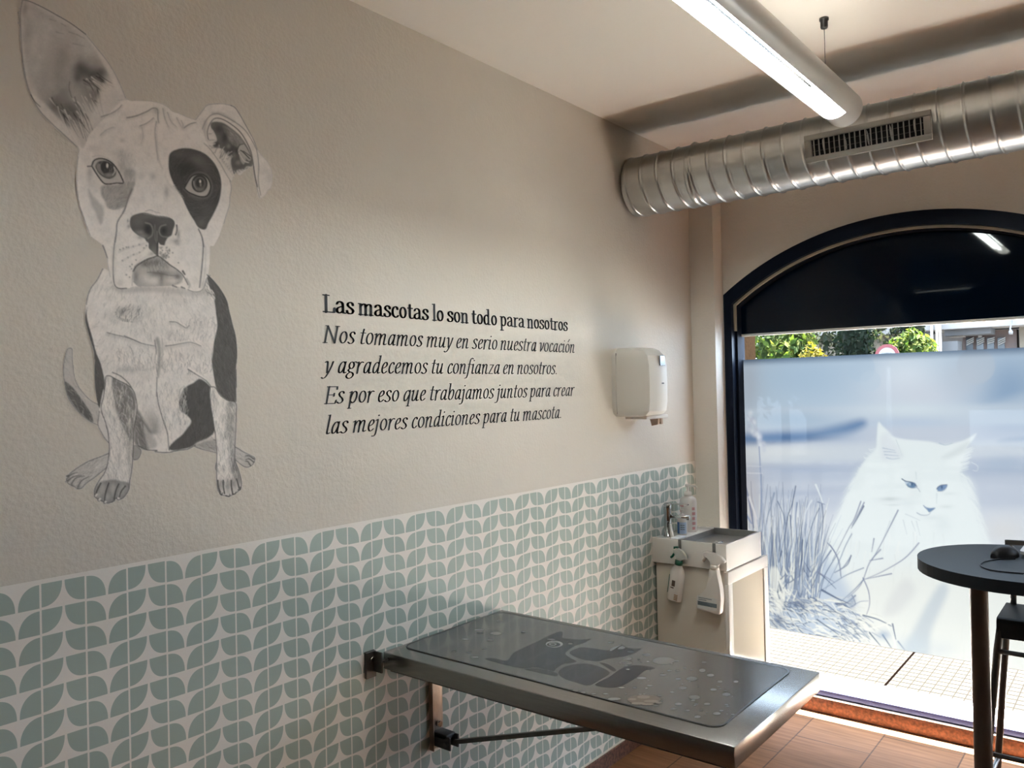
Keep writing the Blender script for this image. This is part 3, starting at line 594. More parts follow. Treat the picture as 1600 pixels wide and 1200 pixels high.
def draw_cat():
    c = Canvas(1130, 520, 1800, 1160, 1.1, 3, 0)
    c.img[:] = srgb(206, 212, 224); c.a[:] = 1
    A, CC, G = tr(1140, 640, 2.926), tr(1250, 640, 5.333), tr(1150, 740, 4.615)
    S = srgb; WH = S(238, 243, 243)
    def band(y0, y1, col, al, soft=10, x0=1100, x1=1850, tilt=0.):
        c.poly([(x0, y0 - tilt * (x0 - 1350)), (x1, y0 - tilt * (x1 - 1350)), (x1, y1 - tilt * (x1 - 1350)), (x0, y1 - tilt * (x0 - 1350))], col, al, soft, False)
    # out of focus landscape; pillar behind the film is tinted in at the left
    band(520, 640, S(194, 209, 224), 1, 14)
    c.blob(1250, 590, 120, 46, S(178, 198, 218), .9)
    c.blob(1415, 590, 62, 46, S(226, 232, 240), .9); c.blob(1440, 620, 90, 30, S(216, 219, 229), .8)
    c.blob(1345, 575, 22, 22, S(186, 204, 222), .6, hard=1); c.blob(1360, 595, 16, 16, S(200, 214, 228), .6, hard=1)
    c.blob(1580, 610, 60, 60, S(140, 166, 196), .9); c.blob(1680, 600, 90, 60, S(170, 188, 208), .8)
    c.blob(1525, 572, 30, 28, S(188, 199, 212), .85, hard=1); c.blob(1505, 590, 40, 30, S(198, 205, 216), .7)
    c.blob(1170, 600, 22, 60, S(178, 184, 196), .7)
    band(636, 668, S(204, 214, 226), .9, 6, tilt=.02)
    c.blob(1240, 655, 80, 16, S(176, 196, 216), .8); c.blob(1420, 640, 90, 12, S(222, 230, 236), .85); c.blob(1420, 660, 70, 8, S(196, 208, 226), .8)
    c.poly([(1130, 682), (1200, 675), (1270, 672), (1310, 664), (1345, 656), (1352, 664), (1330, 676), (1280, 685), (1220, 693), (1130, 695)], S(92, 128, 172), .9, 9)
    c.blob(1250, 684, 60, 6, S(76, 112, 158), .6); c.blob(1300, 676, 60, 18, S(150, 176, 206), .35)
    c.poly([(1560, 690), (1610, 684), (1800, 676), (1800, 700), (1610, 703), (1570, 699)], S(122, 150, 188), .85, 6)
    c.poly([(1540, 640), (1620, 610), (1800, 590), (1800, 640), (1620, 650)], S(196, 208, 222), .6, 10)
    band(694, 722, S(214, 220, 228), .9, 7, tilt=.03); c.blob(1220, 706, 80, 10, S(226, 229, 232), .8)
    band(722, 752, S(190, 199, 216), .9, 8, tilt=.02); c.blob(1250, 735, 60, 6, S(180, 192, 214), .7); c.blob(1570, 725, 50, 16, S(176, 190, 210), .8)
    band(752, 800, S(200, 207, 221), .9, 9, tilt=.03); c.blob(1260, 770, 80, 5, S(186, 195, 214), .6); c.blob(1570, 780, 40, 16, S(196, 203, 218), .7)
    band(798, 900, S(218, 222, 230), .95, 14); c.blob(1570, 830, 40, 24, S(224, 222, 222), .8); c.blob(1700, 850, 90, 60, S(214, 216, 222), .8)
    band(885, 1180, S(233, 234, 230), 1, 26)
    c.blob(1172, 790, 16, 70, S(205, 198, 200), .7)  # warm tint of the outside pillar showing through, painted into the print
    c.blob(1610, 985, 26, 10, S(120, 150, 180), .8); c.blob(1700, 960, 60, 40, S(215, 218, 220), .7)
    # cat
    cat = CC(652, 108, 690, 140, 730, 175, 780, 225, 880, 248, 1000, 258, 1090, 268, 1200, 292, 1300, 275, 1380, 250, 1440, 215, 1468, 200, 1450, 240, 1400, 300, 1370, 350, 1350, 430, 1330, 530, 1360, 640, 1410, 760, 1450, 860, 1480, 960, 1510, 1067) + \
        [(1550, 900), (1580, 1000), (1590, 1130), (1290, 1130), (1285, 1000), (1290, 920)] + CC(250, 1020, 320, 880, 390, 730, 450, 610, 490, 500, 560, 400, 630, 330, 640, 240)
    c.poly([(1352, 728), (1330, 760), (1308, 805), (1290, 850), (1276, 905), (1270, 1000), (1275, 1130), (1605, 1130), (1600, 1000), (1572, 905), (1545, 850), (1528, 800), (1512, 745), (1440, 720)], WH, .75, 11)
    c.poly(cat, WH, 1, 2.4); cm = c.full(cat, 2.5)
    for k in range(240):
        t = c.rng.rand(); y = 745 + 190 * t; sd = c.rng.rand() < .5
        x = 1338 - 60 * t if sd else 1506 + 62 * t
        dx = (-1 if sd else 1) * (6 + 12 * c.rng.rand())
        c.line([(x - dx * .5, y - 6), (x + dx * .4, y + 2), (x + dx, y + 14 + 8 * c.rng.rand())], WH, 2.2, .5, .6)
    for k in range(90):   # fur along the outline
        t = k / 89; y = 700 + 240 * t; x = 1372 - 75 * min(1, t * 1.25) ** .8
        c.line([(x + 6, y - 2), (x - 4, y + 1), (x - 9 - 5 * c.rng.rand(), y - 5 + 9 * c.rng.rand())], WH, 2, .5, .8)
    for k in range(46):
        t = k / 45; y = 700 + 34 * t; x = 1510 - 9 * t
        c.line([(x - 6, y + 4), (x + 6 + 7 * c.rng.rand(), y - 3 + 3 * c.rng.rand())], WH, 1.6, .5, .8)
    for k in range(40):
        t = k / 39; y = 740 + 90 * t; x = 1500 + 24 * t
        c.line([(x - 5, y), (x + 3 + 6 * c.rng.rand(), y + 6)], WH, 1.6, .5, .7)
    c.line(CC(1430, 440, 1480, 470, 1475, 510, 1440, 505), WH, 1, .6, .8); c.line(CC(1400, 560, 1440, 620, 1410, 690), WH, 1, .6, .6)
    c.poly(CC(670, 230, 740, 190, 780, 260, 830, 330, 850, 400, 700, 420, 670, 340), S(226, 229, 234), .7, 6)
    c.poly(CC(1180, 400, 1290, 330, 1400, 270, 1360, 350, 1250, 400), S(222, 227, 228), .8, 5)
    for q in [(700, 350, 760, 352, 800, 358), (705, 375, 760, 380, 820, 385), (720, 400, 770, 412, 830, 405), (1160, 280, 1210, 296, 1270, 280), (690, 320, 740, 330, 790, 340)]: c.line(CC(*q), S(170, 186, 204), 1.3, .6, .8)
    for q in [(800, 250, 850, 380), (1360, 470, 1430, 450), (1340, 440, 1440, 430), (1350, 500, 1420, 495)]: c.line(CC(*q), S(205, 214, 220), 1.2, .5, .7)
    # eyes, nose and mouth
    c.poly(CC(868, 592, 900, 600, 940, 612, 972, 640, 960, 655, 920, 650, 885, 625), S(196, 210, 224), 1, .7); c.blob(*CC(930, 628)[0], 7.2, 4.6, S(104, 134, 166), .95, hard=1); c.blob(*CC(915, 622)[0], 2.6, 2.4, S(190, 206, 222), .9); c.blob(*CC(932, 622)[0], 1.2, 2.6, S(50, 80, 115), .95)
    c.line(CC(850, 578, 880, 596, 930, 606, 975, 640), S(96, 112, 136), 2, 1.2, .9); c.line(CC(885, 625, 930, 654, 975, 650, 1000, 685), S(130, 145, 165), 1.3, .7, .8)
    c.poly(CC(1142, 650, 1170, 632, 1225, 626, 1222, 650, 1190, 676, 1150, 678), S(122, 148, 182), 1, .7); c.blob(*CC(1182, 648)[0], 1.8, 3.2, S(56, 84, 124), .95)
    c.line(CC(1140, 660, 1170, 632, 1225, 625), S(90, 106, 134), 1.8, 1.2, .9); c.line(CC(1145, 680, 1190, 680, 1220, 655), S(150, 160, 180), 1.1, .7, .7)
    c.poly(CC(1035, 810, 1080, 820, 1128, 818, 1100, 845, 1075, 855, 1058, 835), S(120, 146, 178), 1, 1); c.line(CC(1030, 800, 1060, 830), S(150, 165, 190), 1.5)
    c.line(CC(975, 860, 1010, 878, 1055, 880, 1080, 868, 1085, 855), S(160, 172, 190), 1.6, 1, .8)
    c.line(CC(1140, 700, 1138, 780), S(214, 222, 226), 2.5, 1.2, .7); c.line(CC(965, 520, 970, 580), S(205, 214, 218), 1.5, 1, .7)
    for x, y, rx, ry, v, a in [(750, 745, 60, 14, 196, .6), (1220, 810, 50, 12, 205, .5), (780, 795, 60, 6, 214, .6), (1100, 900, 80, 20, 222, .6), (1250, 700, 60, 12, 216, .5), (900, 800, 60, 40, 228, .5), (1190, 960, 60, 60, 224, .6)]:
        c.blob(1250 + x / 5.333, 640 + y / 5.333, rx / 5.333 * 1.2, ry / 5.333 * 1.2, S(v, v + 6, v + 8), a)
    for q in [(880, 870, 960, 905, 1000, 925), (930, 930, 960, 1010), (970, 930, 1000, 1050), (860, 920, 890, 1040), (750, 930, 700, 1060), (820, 840, 760, 960)]: c.line(CC(*q), S(206, 214, 220), 1.6, .8, .7)
    for k in range(160):
        x = 1310 + 220 * c.rng.rand(); y = 830 + 230 * c.rng.rand()
        c.line([(x, y), (x - 3 + 5 * c.rng.rand(), y + 14), (x - 6 + 9 * c.rng.rand(), y + 26)], [S(226, 230, 230), WH, S(246, 246, 242)][k % 3], 2.2, .8, .5)
    c.poly([(1330, 905), (1600, 905), (1600, 1100), (1320, 1100)], S(238, 236, 228), .55, 30)
    c.poly([(1470, 912), (1482, 922), (1466, 960), (1454, 990), (1450, 1030), (1420, 1060), (1405, 1040), (1425, 990), (1446, 948)], S(200, 208, 216), .8, 7)
    c.poly([(1412, 905), (1430, 925), (1400, 960), (1380, 955)], S(222, 222, 222), .7, 8); c.blob(1425, 1010, 26, 18, S(206, 216, 224), .8); c.blob(1470, 1015, 24, 14, S(218, 222, 226), .6)
    # grass
    DK, MD, LT, ST = S(100, 114, 142), S(150, 162, 184), S(196, 208, 226), S(246, 246, 238)
    r = c.rng
    c.poly([(1185, 860), (1215, 845), (1260, 850), (1300, 880), (1330, 930), (1330, 980), (1250, 1000), (1150, 990), (1150, 880)], S(186, 200, 220), .75, 14)
    for k in range(330):
        bx = 1150 + 130 * r.rand() ** .9; by = 905 + 50 * r.rand()
        h = 60 + 105 * r.rand() ** 1.2; lean = (r.rand() - .45) * 42 + (bx - 1215) * .28
        col = [DK, MD, LT, MD, ST][r.randint(5)]
        c.line([(bx, by), (bx + lean * .3, by - h * .5), (bx + lean, by - h)], col, 1.9, .5, .8)
    for k in range(380):
        bx = 1160 + 190 * r.rand(); by = 930 + (bx - 1160) * .18 + 62 * (r.rand() - .3)
        a = .55 + .5 * r.randn() * .6; L = 12 + 26 * r.rand()
        c.line([(bx, by), (bx + math.cos(a) * L * .5, by + math.sin(a) * L * .5 - 3), (bx + math.cos(a) * L, by + math.sin(a) * L)], [ST, ST, DK, MD, S(226, 226, 220)][r.randint(5)], 1.9, .7, .85)
    c.poly(G(250, 690, 320, 700, 350, 820, 340, 960, 300, 1010, 270, 900), ST, .7, 4)
    c.blob(*G(310, 1060)[0], 10, 10, DK, .7); c.blob(*G(440, 850)[0], 14, 14, MD, .8); c.blob(*G(460, 940)[0], 18, 8, DK, .6)
    for k in range(60):
        x, y = G(300 + 250 * r.rand(), 680 + 260 * r.rand())[0]; c.line([(x, y), (x + 8 * r.randn(), y - 10 - 8 * r.rand())], [DK, ST, MD][k % 3], 2.2, .8, .8)
    for q, w in [((182, 0, 182, 200, 170, 380), 2.0), ((430, 90, 405, 220, 370, 320, 350, 450, 310, 640), 2.4), ((275, 140, 250, 240, 225, 320, 200, 450), 3.4), ((300, 200, 340, 290, 360, 380), 1.8), ((440, 210, 430, 330, 440, 500), 2.6), ((600, 250, 560, 340, 520, 470, 480, 700), 1.8), ((620, 220, 628, 330, 615, 470), 2.4), ((590, 205, 640, 222), 2.6),
                 ((920, 235, 870, 330, 830, 395), 3.6), ((835, 435, 790, 520, 740, 640, 690, 740, 640, 850), 2.2), ((830, 590, 800, 660, 710, 715), 2.4), ((920, 680, 800, 730, 700, 790, 600, 850), 2.0), ((685, 555, 620, 650, 560, 740, 500, 840), 3.2), ((660, 500, 710, 560, 740, 640, 755, 740), 2.0), ((590, 710, 650, 760, 720, 830), 2.4), ((540, 830, 620, 660), 1.8), ((860, 880, 800, 930, 720, 960), 3.2), ((620, 840, 740, 905, 830, 940), 4.5), ((923, 760, 860, 830, 760, 920), 2.6), ((330, 560, 310, 640), 3), ((480, 480, 470, 640, 450, 800), 3), ((390, 300, 400, 480, 380, 640), 2.4)]:
        c.line(G(*q), [DK, MD, S(128, 140, 166)][int(w * 10) % 3], w * .8, .8, .92)
    c.line(G(575, 80, 600, 140, 625, 210), S(238, 242, 244), 3, 1.6, .9); c.line(G(545, 195, 520, 240, 500, 290), S(236, 240, 244), 3, 1, .8)
    for q in [(600, 420, 570, 500, 540, 550, 470, 690), (615, 425, 560, 530), (660, 590, 650, 650), (690, 640, 640, 700, 600, 800, 540, 860), (700, 680, 640, 690), (865, 610, 800, 680, 700, 740, 620, 775), (740, 750, 620, 775), (770, 460, 700, 600, 650, 690), (555, 670, 520, 720, 480, 745), (460, 620, 500, 690, 510, 770), (610, 770, 635, 830, 640, 890, 625, 940), (400, 740, 480, 790), (560, 850, 575, 890, 545, 905)]:
        c.line(A(*q), [S(140, 146, 170), S(120, 134, 168)][len(q) % 2], 2.1, .9, .9)
    for q in [(600, 940, 700, 960, 760, 1080, 740, 1090), (610, 940, 680, 960, 740, 990), (735, 975, 640, 1000, 540, 985), (720, 990, 755, 1060, 745, 1095), (745, 980, 760, 1050), (700, 1030, 740, 1090), (770, 1060, 800, 1098), (640, 1020, 690, 1080), (560, 970, 640, 1050), (500, 980, 600, 1060), (450, 985, 560, 1040), (400, 960, 500, 1030)]:
        c.line(A(*q), [ST, DK, MD][q[0] % 3], 2.4, 1.1, .9)
    c.blob(*A(705, 1030)[0], 12, 8, S(150, 172, 200), .6); c.blob(*A(560, 880)[0], 6, 10, MD, .7)
    # seed head and reeds at the left edge
    for k in range(26):
        t = k / 25; x, y = A(95 + 55 * t, 30 + 150 * t)[0]
        c.blob(x + 3 * r.randn(), y + 3 * r.randn(), 3.4, 4.4, [S(228, 232, 240), S(206, 212, 226), S(190, 196, 214)][k % 3], .8)
    c.line(A(80, 25, 100, 50, 120, 90), S(196, 200, 216), 2, 1.2, .8); c.line(A(135, 170, 140, 260, 147, 420, 150, 560), S(150, 164, 194), 2.0, 1.6, .9)
    c.line(A(60, 257, 145, 260), S(224, 226, 232), 1.4, 1, .8); c.line(A(80, 290, 150, 292), S(236, 236, 240), 1.4, 1, .7)
    for q in [(60, 290, 75, 380, 110, 460, 130, 560), (65, 330, 90, 420, 110, 540), (50, 260, 70, 330, 75, 400), (70, 470, 100, 520), (60, 500, 95, 560), (90, 400, 125, 500)]: c.line(A(*q), [S(232, 228, 232), S(140, 154, 190), S(120, 130, 160)][q[0] % 3], 4, 2, .85)
    c.img = np.clip(c.img, 0.02, .95)
    return c
# ---------------------------------------------------------------- lettering: letters are written with a broad nib along their skeletons
def hull(p):
    p = sorted(set((round(a, 6), round(b, 6)) for a, b in p))
    def half(q):
        o = []
        for c in q:
            while len(o) > 1 and (o[-1][0] - o[-2][0]) * (c[1] - o[-2][1]) - (o[-1][1] - o[-2][1]) * (c[0] - o[-2][0]) <= 0: o.pop()
            o.append(c)
        return o
    a, b = half(p), half(p[::-1]); return a[:-1] + b[:-1]
def ell(cx, cy, rx, ry): return ('c', [(cx + rx * math.cos(t), cy + ry * math.sin(t)) for t in np.linspace(.5, .5 + 2 * PI, 13)[:-1]])
ROMAN = {
 'L': (.94, [('l', (.26, 0), (.26, 1.40)), ('f', .03, .50, 1.36), ('f', .03, .86, .05), ('l', (.84, .05), (.87, .40))]),
 'a': (.80, [('s', (.13, .74), (.2, .90), (.38, .95), (.54, .84), (.57, .60), (.57, .12)), ('s', (.57, .58), (.34, .52), (.15, .38), (.14, .14), (.32, .05), (.48, .14), (.57, .26)), ('l', (.57, .08), (.74, .05))]),
 's': (.66, [('s', (.55, .72), (.50, .90), (.32, .96), (.16, .84), (.19, .64), (.42, .48), (.56, .30), (.48, .09), (.28, .04), (.12, .10), (.08, .28))]),
 'm': (1.26, [('l', (.19, 0), (.19, .92)), ('f', .02, .19, .93), ('f', .03, .36, .05), ('s', (.19, .70), (.36, .90), (.52, .92), (.60, .74), (.60, 0)), ('f', .46, .76, .05), ('s', (.60, .70), (.78, .90), (.94, .92), (1.02, .74), (1.02, 0)), ('f', .88, 1.2, .05)]),
 'n': (.84, [('l', (.19, 0), (.19, .92)), ('f', .02, .19, .93), ('f', .03, .36, .05), ('s', (.19, .70), (.36, .90), (.52, .92), (.61, .74), (.61, 0)), ('f', .46, .78, .05)]),
 'c': (.66, [('s', (.55, .72), (.50, .90), (.35, .95), (.18, .80), (.12, .5), (.17, .2), (.34, .05), (.48, .08), (.59, .20))]),
 'o': (.74, [ell(.37, .5, .245, .45)]),
 't': (.55, [('s', (.25, 1.24), (.25, .8), (.25, .22), (.33, .07), (.44, .06), (.53, .10)), ('f', .04, .50, .93)]),
 'l': (.42, [('l', (.22, 0), (.22, 1.5)), ('f', .04, .22, 1.48), ('f', .05, .39, .05)]),
 'd': (.84, [('s', (.56, .78), (.44, .93), (.28, .92), (.14, .72), (.12, .40), (.20, .12), (.36, .05), (.56, .24)), ('l', (.57, .04), (.57, 1.5)), ('f', .38, .57, 1.48), ('f', .57, .78, .05)]),
 'p': (.82, [('l', (.21, -.42), (.21, .92)), ('f', .03, .21, .93), ('f', .04, .42, -.40), ('s', (.21, .74), (.36, .93), (.52, .92), (.66, .68), (.65, .32), (.54, .08), (.36, .05), (.21, .20))]),
 'r': (.60, [('l', (.19, 0), (.19, .92)), ('f', .02, .19, .93), ('f', .03, .42, .05), ('s', (.19, .64), (.28, .84), (.42, .93), (.54, .90))]),
}
ITALIC = {
 'N': (1.04, [('l', (.15, 0), (.15, 1.36)), ('l', (.15, 1.36), (.82, .0)), ('l', (.82, 0), (.82, 1.36)), ('f', .0, .3, .02), ('f', .68, .98, 1.35), ('f', .0, .16, 1.35)]),
 'E': (.80, [('l', (.16, 0), (.16, 1.36)), ('f', .02, .72, 1.34), ('f', .16, .58, .70), ('f', .02, .74, .02), ('l', (.72, 1.34), (.74, 1.12)), ('l', (.74, .02), (.79, .28)), ('l', (.58, .82), (.58, .58))]),
 'o': (.62, [ell(.31, .5, .22, .46)]),
 'ó': (.62, [ell(.31, .5, .22, .46), ('l', (.30, 1.18), (.46, 1.48))]),
 's': (.52, [('s', (.44, .80), (.38, .94), (.24, .95), (.12, .80), (.18, .60), (.36, .42), (.43, .22), (.32, .05), (.16, .03), (.04, .14))]),
 't': (.42, [('s', (.22, 1.26), (.18, .7), (.17, .18), (.24, .04), (.38, .10)), ('f', .02, .40, .94)]),
 'm': (1.06, [('l', (.14, 0), (.14, .92)), ('l', (.02, .86), (.14, .94)), ('s', (.14, .5), (.24, .80), (.38, .95), (.48, .86), (.48, .6), (.48, 0)), ('s', (.48, .5), (.58, .80), (.72, .95), (.82, .86), (.82, .6), (.80, .16), (.86, .03), (.99, .10))]),
 'n': (.72, [('l', (.14, 0), (.14, .92)), ('l', (.02, .86), (.14, .94)), ('s', (.14, .5), (.24, .80), (.38, .95), (.49, .86), (.49, .6), (.47, .16), (.53, .03), (.66, .10))]),
 'a': (.66, [('s', (.49, .80), (.38, .94), (.22, .84), (.11, .52), (.12, .16), (.22, .04), (.36, .20), (.48, .56)), ('s', (.51, .94), (.48, .50), (.47, .16), (.52, .03), (.63, .10))]),
 'u': (.70, [('s', (.02, .84), (.14, .94), (.15, .80), (.12, .30), (.16, .06), (.28, .05), (.40, .26), (.49, .60)), ('s', (.51, .94), (.49, .50), (.48, .16), (.53, .03), (.65, .10))]),
 'y': (.60, [('s', (.02, .86), (.12, .94), (.18, .80), (.24, .04)), ('s', (.54, .94), (.48, .60), (.34, .10), (.18, -.28), (.02, -.40), (-.08, -.32))]),
 'v': (.56, [('s', (.02, .86), (.12, .94), (.18, .80), (.22, .03)), ('s', (.22, .03), (.38, .36), (.50, .74), (.50, .94))]),
 'e': (.54, [('s', (.12, .44), (.30, .52), (.44, .70), (.40, .92), (.26, .92), (.13, .66), (.11, .30), (.20, .06), (.34, .05), (.48, .20))]),
 'r': (.50, [('l', (.14, 0), (.14, .92)), ('l', (.02, .86), (.14, .94)), ('s', (.14, .5), (.24, .80), (.36, .95), (.48, .90))]),
 'i': (.36, [('s', (.04, .86), (.16, .94), (.16, .70), (.14, .18), (.19, .03), (.31, .10)), ('d', .19, 1.28)]),
 'j': (.34, [('s', (.04, .86), (.17, .94), (.17, .50), (.15, -.14), (.06, -.38), (-.10, -.40)), ('d', .20, 1.28)]),
 'c': (.50, [('s', (.44, .78), (.38, .94), (.26, .92), (.13, .66), (.11, .30), (.20, .06), (.34, .05), (.46, .20))]),
 'g': (.62, [ell(.29, .66, .17, .27), ('s', (.40, .88), (.52, .95), (.60, .92)), ('s', (.20, .42), (.10, .26), (.20, .14), (.42, .06), (.50, -.14), (.36, -.36), (.14, -.38), (.02, -.22), (.10, -.02), (.24, .10))]),
 'd': (.66, [('s', (.49, .80), (.38, .94), (.22, .84), (.11, .52), (.12, .16), (.22, .04), (.36, .20), (.48, .56)), ('s', (.52, 1.5), (.50, .90), (.47, .16), (.52, .03), (.63, .10)), ('f', .40, .52, 1.48)]),
 'f': (.40, [('s', (.50, 1.42), (.38, 1.50), (.26, 1.36), (.20, .90), (.14, .0), (.06, -.34), (-.08, -.40)), ('f', .04, .40, .92)]),
 'z': (.54, [('f', .08, .46, .90), ('l', (.45, .90), (.07, .05)), ('f', .06, .48, .05)]),
 'p': (.66, [('l', (.13, -.42), (.15, .92)), ('l', (.02, .86), (.15, .94)), ('f', .02, .28, -.41), ('s', (.14, .44), (.24, .80), (.38, .95), (.52, .82), (.54, .44), (.44, .10), (.28, .04), (.14, .18))]),
 'q': (.64, [('s', (.49, .80), (.38, .94), (.22, .84), (.11, .52), (.12, .16), (.22, .04), (.36, .20), (.48, .56)), ('l', (.52, .96), (.49, -.42)), ('f', .36, .62, -.41)]),
 'b': (.64, [('s', (.15, 1.5), (.14, .8), (.13, .24)), ('f', .03, .15, 1.48), ('s', (.14, .44), (.26, .80), (.40, .95), (.52, .80), (.53, .44), (.42, .10), (.26, .03), (.13, .18))]),
 'l': (.34, [('s', (.16, 1.5), (.15, .8), (.13, .18), (.18, .03), (.30, .10)), ('f', .04, .16, 1.48)]),
 '.': (.28, [('d', .12, .08)]),
}
SANS = {'C': (.8, [('s', (.66, 1.1), (.5, 1.34), (.25, 1.3), (.1, .9), (.1, .5), (.25, .08), (.5, .05), (.68, .3))]), 'A': (.85, [('l', (.05, 0), (.42, 1.36)), ('l', (.42, 1.36), (.78, 0)), ('l', (.18, .45), (.66, .45))]),
        'R': (.8, [('l', (.12, 0), (.12, 1.36)), ('s', (.12, 1.34), (.5, 1.32), (.62, 1.0), (.5, .72), (.12, .7)), ('l', (.35, .7), (.68, 0))]), 'G': (.85, [('s', (.66, 1.1), (.5, 1.34), (.25, 1.3), (.1, .9), (.1, .5), (.25, .08), (.5, .05), (.7, .25), (.7, .6)), ('l', (.45, .6), (.7, .6))])}

def write(mb, text, org, ux, uz, nrm, size, width=None, table=ROMAN, thick=.20, thin=.085, ang=12, slant=0., th=.0006, gap=.0, space=.36):
    """adds the outlines of a line of text as thin raised faces; size = x-height; width = overall length to fit"""
    x = 0.; glyphs = []
    for ch in text:
        if ch == ' ': x += space; continue
        adv, st = table[ch]; glyphs.append((x, st)); x += adv + gap
    kx = size if width is None else width / x
    a = math.radians(ang)
    def nib(wt, tn, rot):
        c, n = math.cos(rot), math.sin(rot)
        return [(wt / 2 * math.cos(t) * c - tn / 2 * math.sin(t) * n, wt / 2 * math.cos(t) * n + tn / 2 * math.sin(t) * c) for t in np.linspace(0, 2 * PI, 9)[:-1]]
    N1, N2, N3 = nib(thick, thin, a), nib(thin * .9, thin, 0), nib(thick * 1.02, thick * 1.0, 0)
    o, ux, uz, nv = Vector(org), Vector(ux), Vector(uz), Vector(nrm) * th
    sy = size / kx if width else 1
    for gx, st in glyphs:
        for s_ in st:
            k = s_[0]
            if k == 'l': pts, nb = [s_[1], s_[2]], N1
            elif k == 's': pts, nb = [tuple(q) for q in spline(s_[1:], False, 4)], N1
            elif k == 'c': pts, nb = [tuple(q) for q in spline(s_[1], True, 2)], N1; pts.append(pts[0])
            elif k == 'f': pts, nb = [(s_[1], s_[3]), (s_[2], s_[3])], N2
            else: pts, nb = [(s_[1], s_[2]), (s_[1] + .001, s_[2])], N3
            for p, q in zip(pts, pts[1:]):
                h = hull([(p[0] + e[0], p[1] + e[1]) for e in nb] + [(q[0] + e[0], q[1] + e[1]) for e in nb])
                mb.geo([o + ux * ((gx + hx + slant * hy) * kx) + uz * (hy * size) + nv for hx, hy in h], [range(len(h))])
# ---------------------------------------------------------------- sizes of the room
X_R, Y_B, Y_W, Y_OUT = 5.2, -3.4, 3.99, 4.40     # right wall, back wall, window wall inside and outside
H, H2, Y_STEP = 2.838, 2.838, 3.373              # ceiling, slightly lower strip along the window wall
WP_TOP, BASE_H = 1.246, .068
AX, AZ, AR = 1.004, .993, 1.414                  # arch of the window opening: centre and radius
WX0, WX1, SPRING = .137, 1.871, 2.110

# ---------------------------------------------------------------- materials of the shell
def wall_paint(name, col):
    m = mat(name, col, .85, vary=(1.3, .03)); nt = m.node_tree; n, l = nt.nodes, nt.links
    co = n.new('ShaderNodeTexCoord')
    a = n.new('ShaderNodeTexNoise'); a.inputs['Scale'].default_value = 95; a.inputs['Detail'].default_value = 3
    b = n.new('ShaderNodeTexNoise'); b.inputs['Scale'].default_value = 24; b.inputs['Detail'].default_value = 2
    c = n.new('ShaderNodeTexVoronoi'); c.inputs['Scale'].default_value = 16
    for t in (a, b, c): l.new(co.outputs['Object'], t.inputs['Vector'])
    d = math_node(nt, 'LESS_THAN', c.outputs['Distance'], .085)
    h = math_node(nt, 'ADD', math_node(nt, 'MULTIPLY', a.outputs['Fac'], .55), math_node(nt, 'ADD', math_node(nt, 'MULTIPLY', b.outputs['Fac'], .6), math_node(nt, 'MULTIPLY', d, .22)))
    bp = n.new('ShaderNodeBump'); bp.inputs['Strength'].default_value = .45; bp.inputs['Distance'].default_value = .006
    l.new(h, bp.inputs['Height']); l.new(bp.outputs[0], n['Principled BSDF'].inputs['Normal'])
    return m
M_WALL = wall_paint('wall paint warm beige', (.655, .60, .525))
M_FRONT = wall_paint('wall paint beige smooth', (.82, .77, .69))
M_REAR = wall_paint('wall paint brown grey', (.24, .20, .165))
M_CEIL = mat('ceiling paint', (.93, .88, .80), .9, bump=(40, .15, .003))
M_SALMON = mat('salmon render', (.023, .0135, .0075), .9, spec=0., vary=(14, .12), bump=(60, .4, .004))
M_NAVY = mat('navy lacquer', (.004, .008, .020), .45, vary=(3, .1), spec=.12)
M_RAILLIT = mat('navy rail lit blue', (.032, .036, .105), .5)  # navy of the frame, with the sun on the rail put into the colour
M_BEAD = mat('beige sealing bead', (.42, .35, .25), .6)
M_TERRA = mat('speckled terracotta', (.125, .048, .026), .65, vary=(75, .55), bump=(120, .2, .002))
M_CREAM = mat('cream plaster edge', (.62, .57, .50), .7)

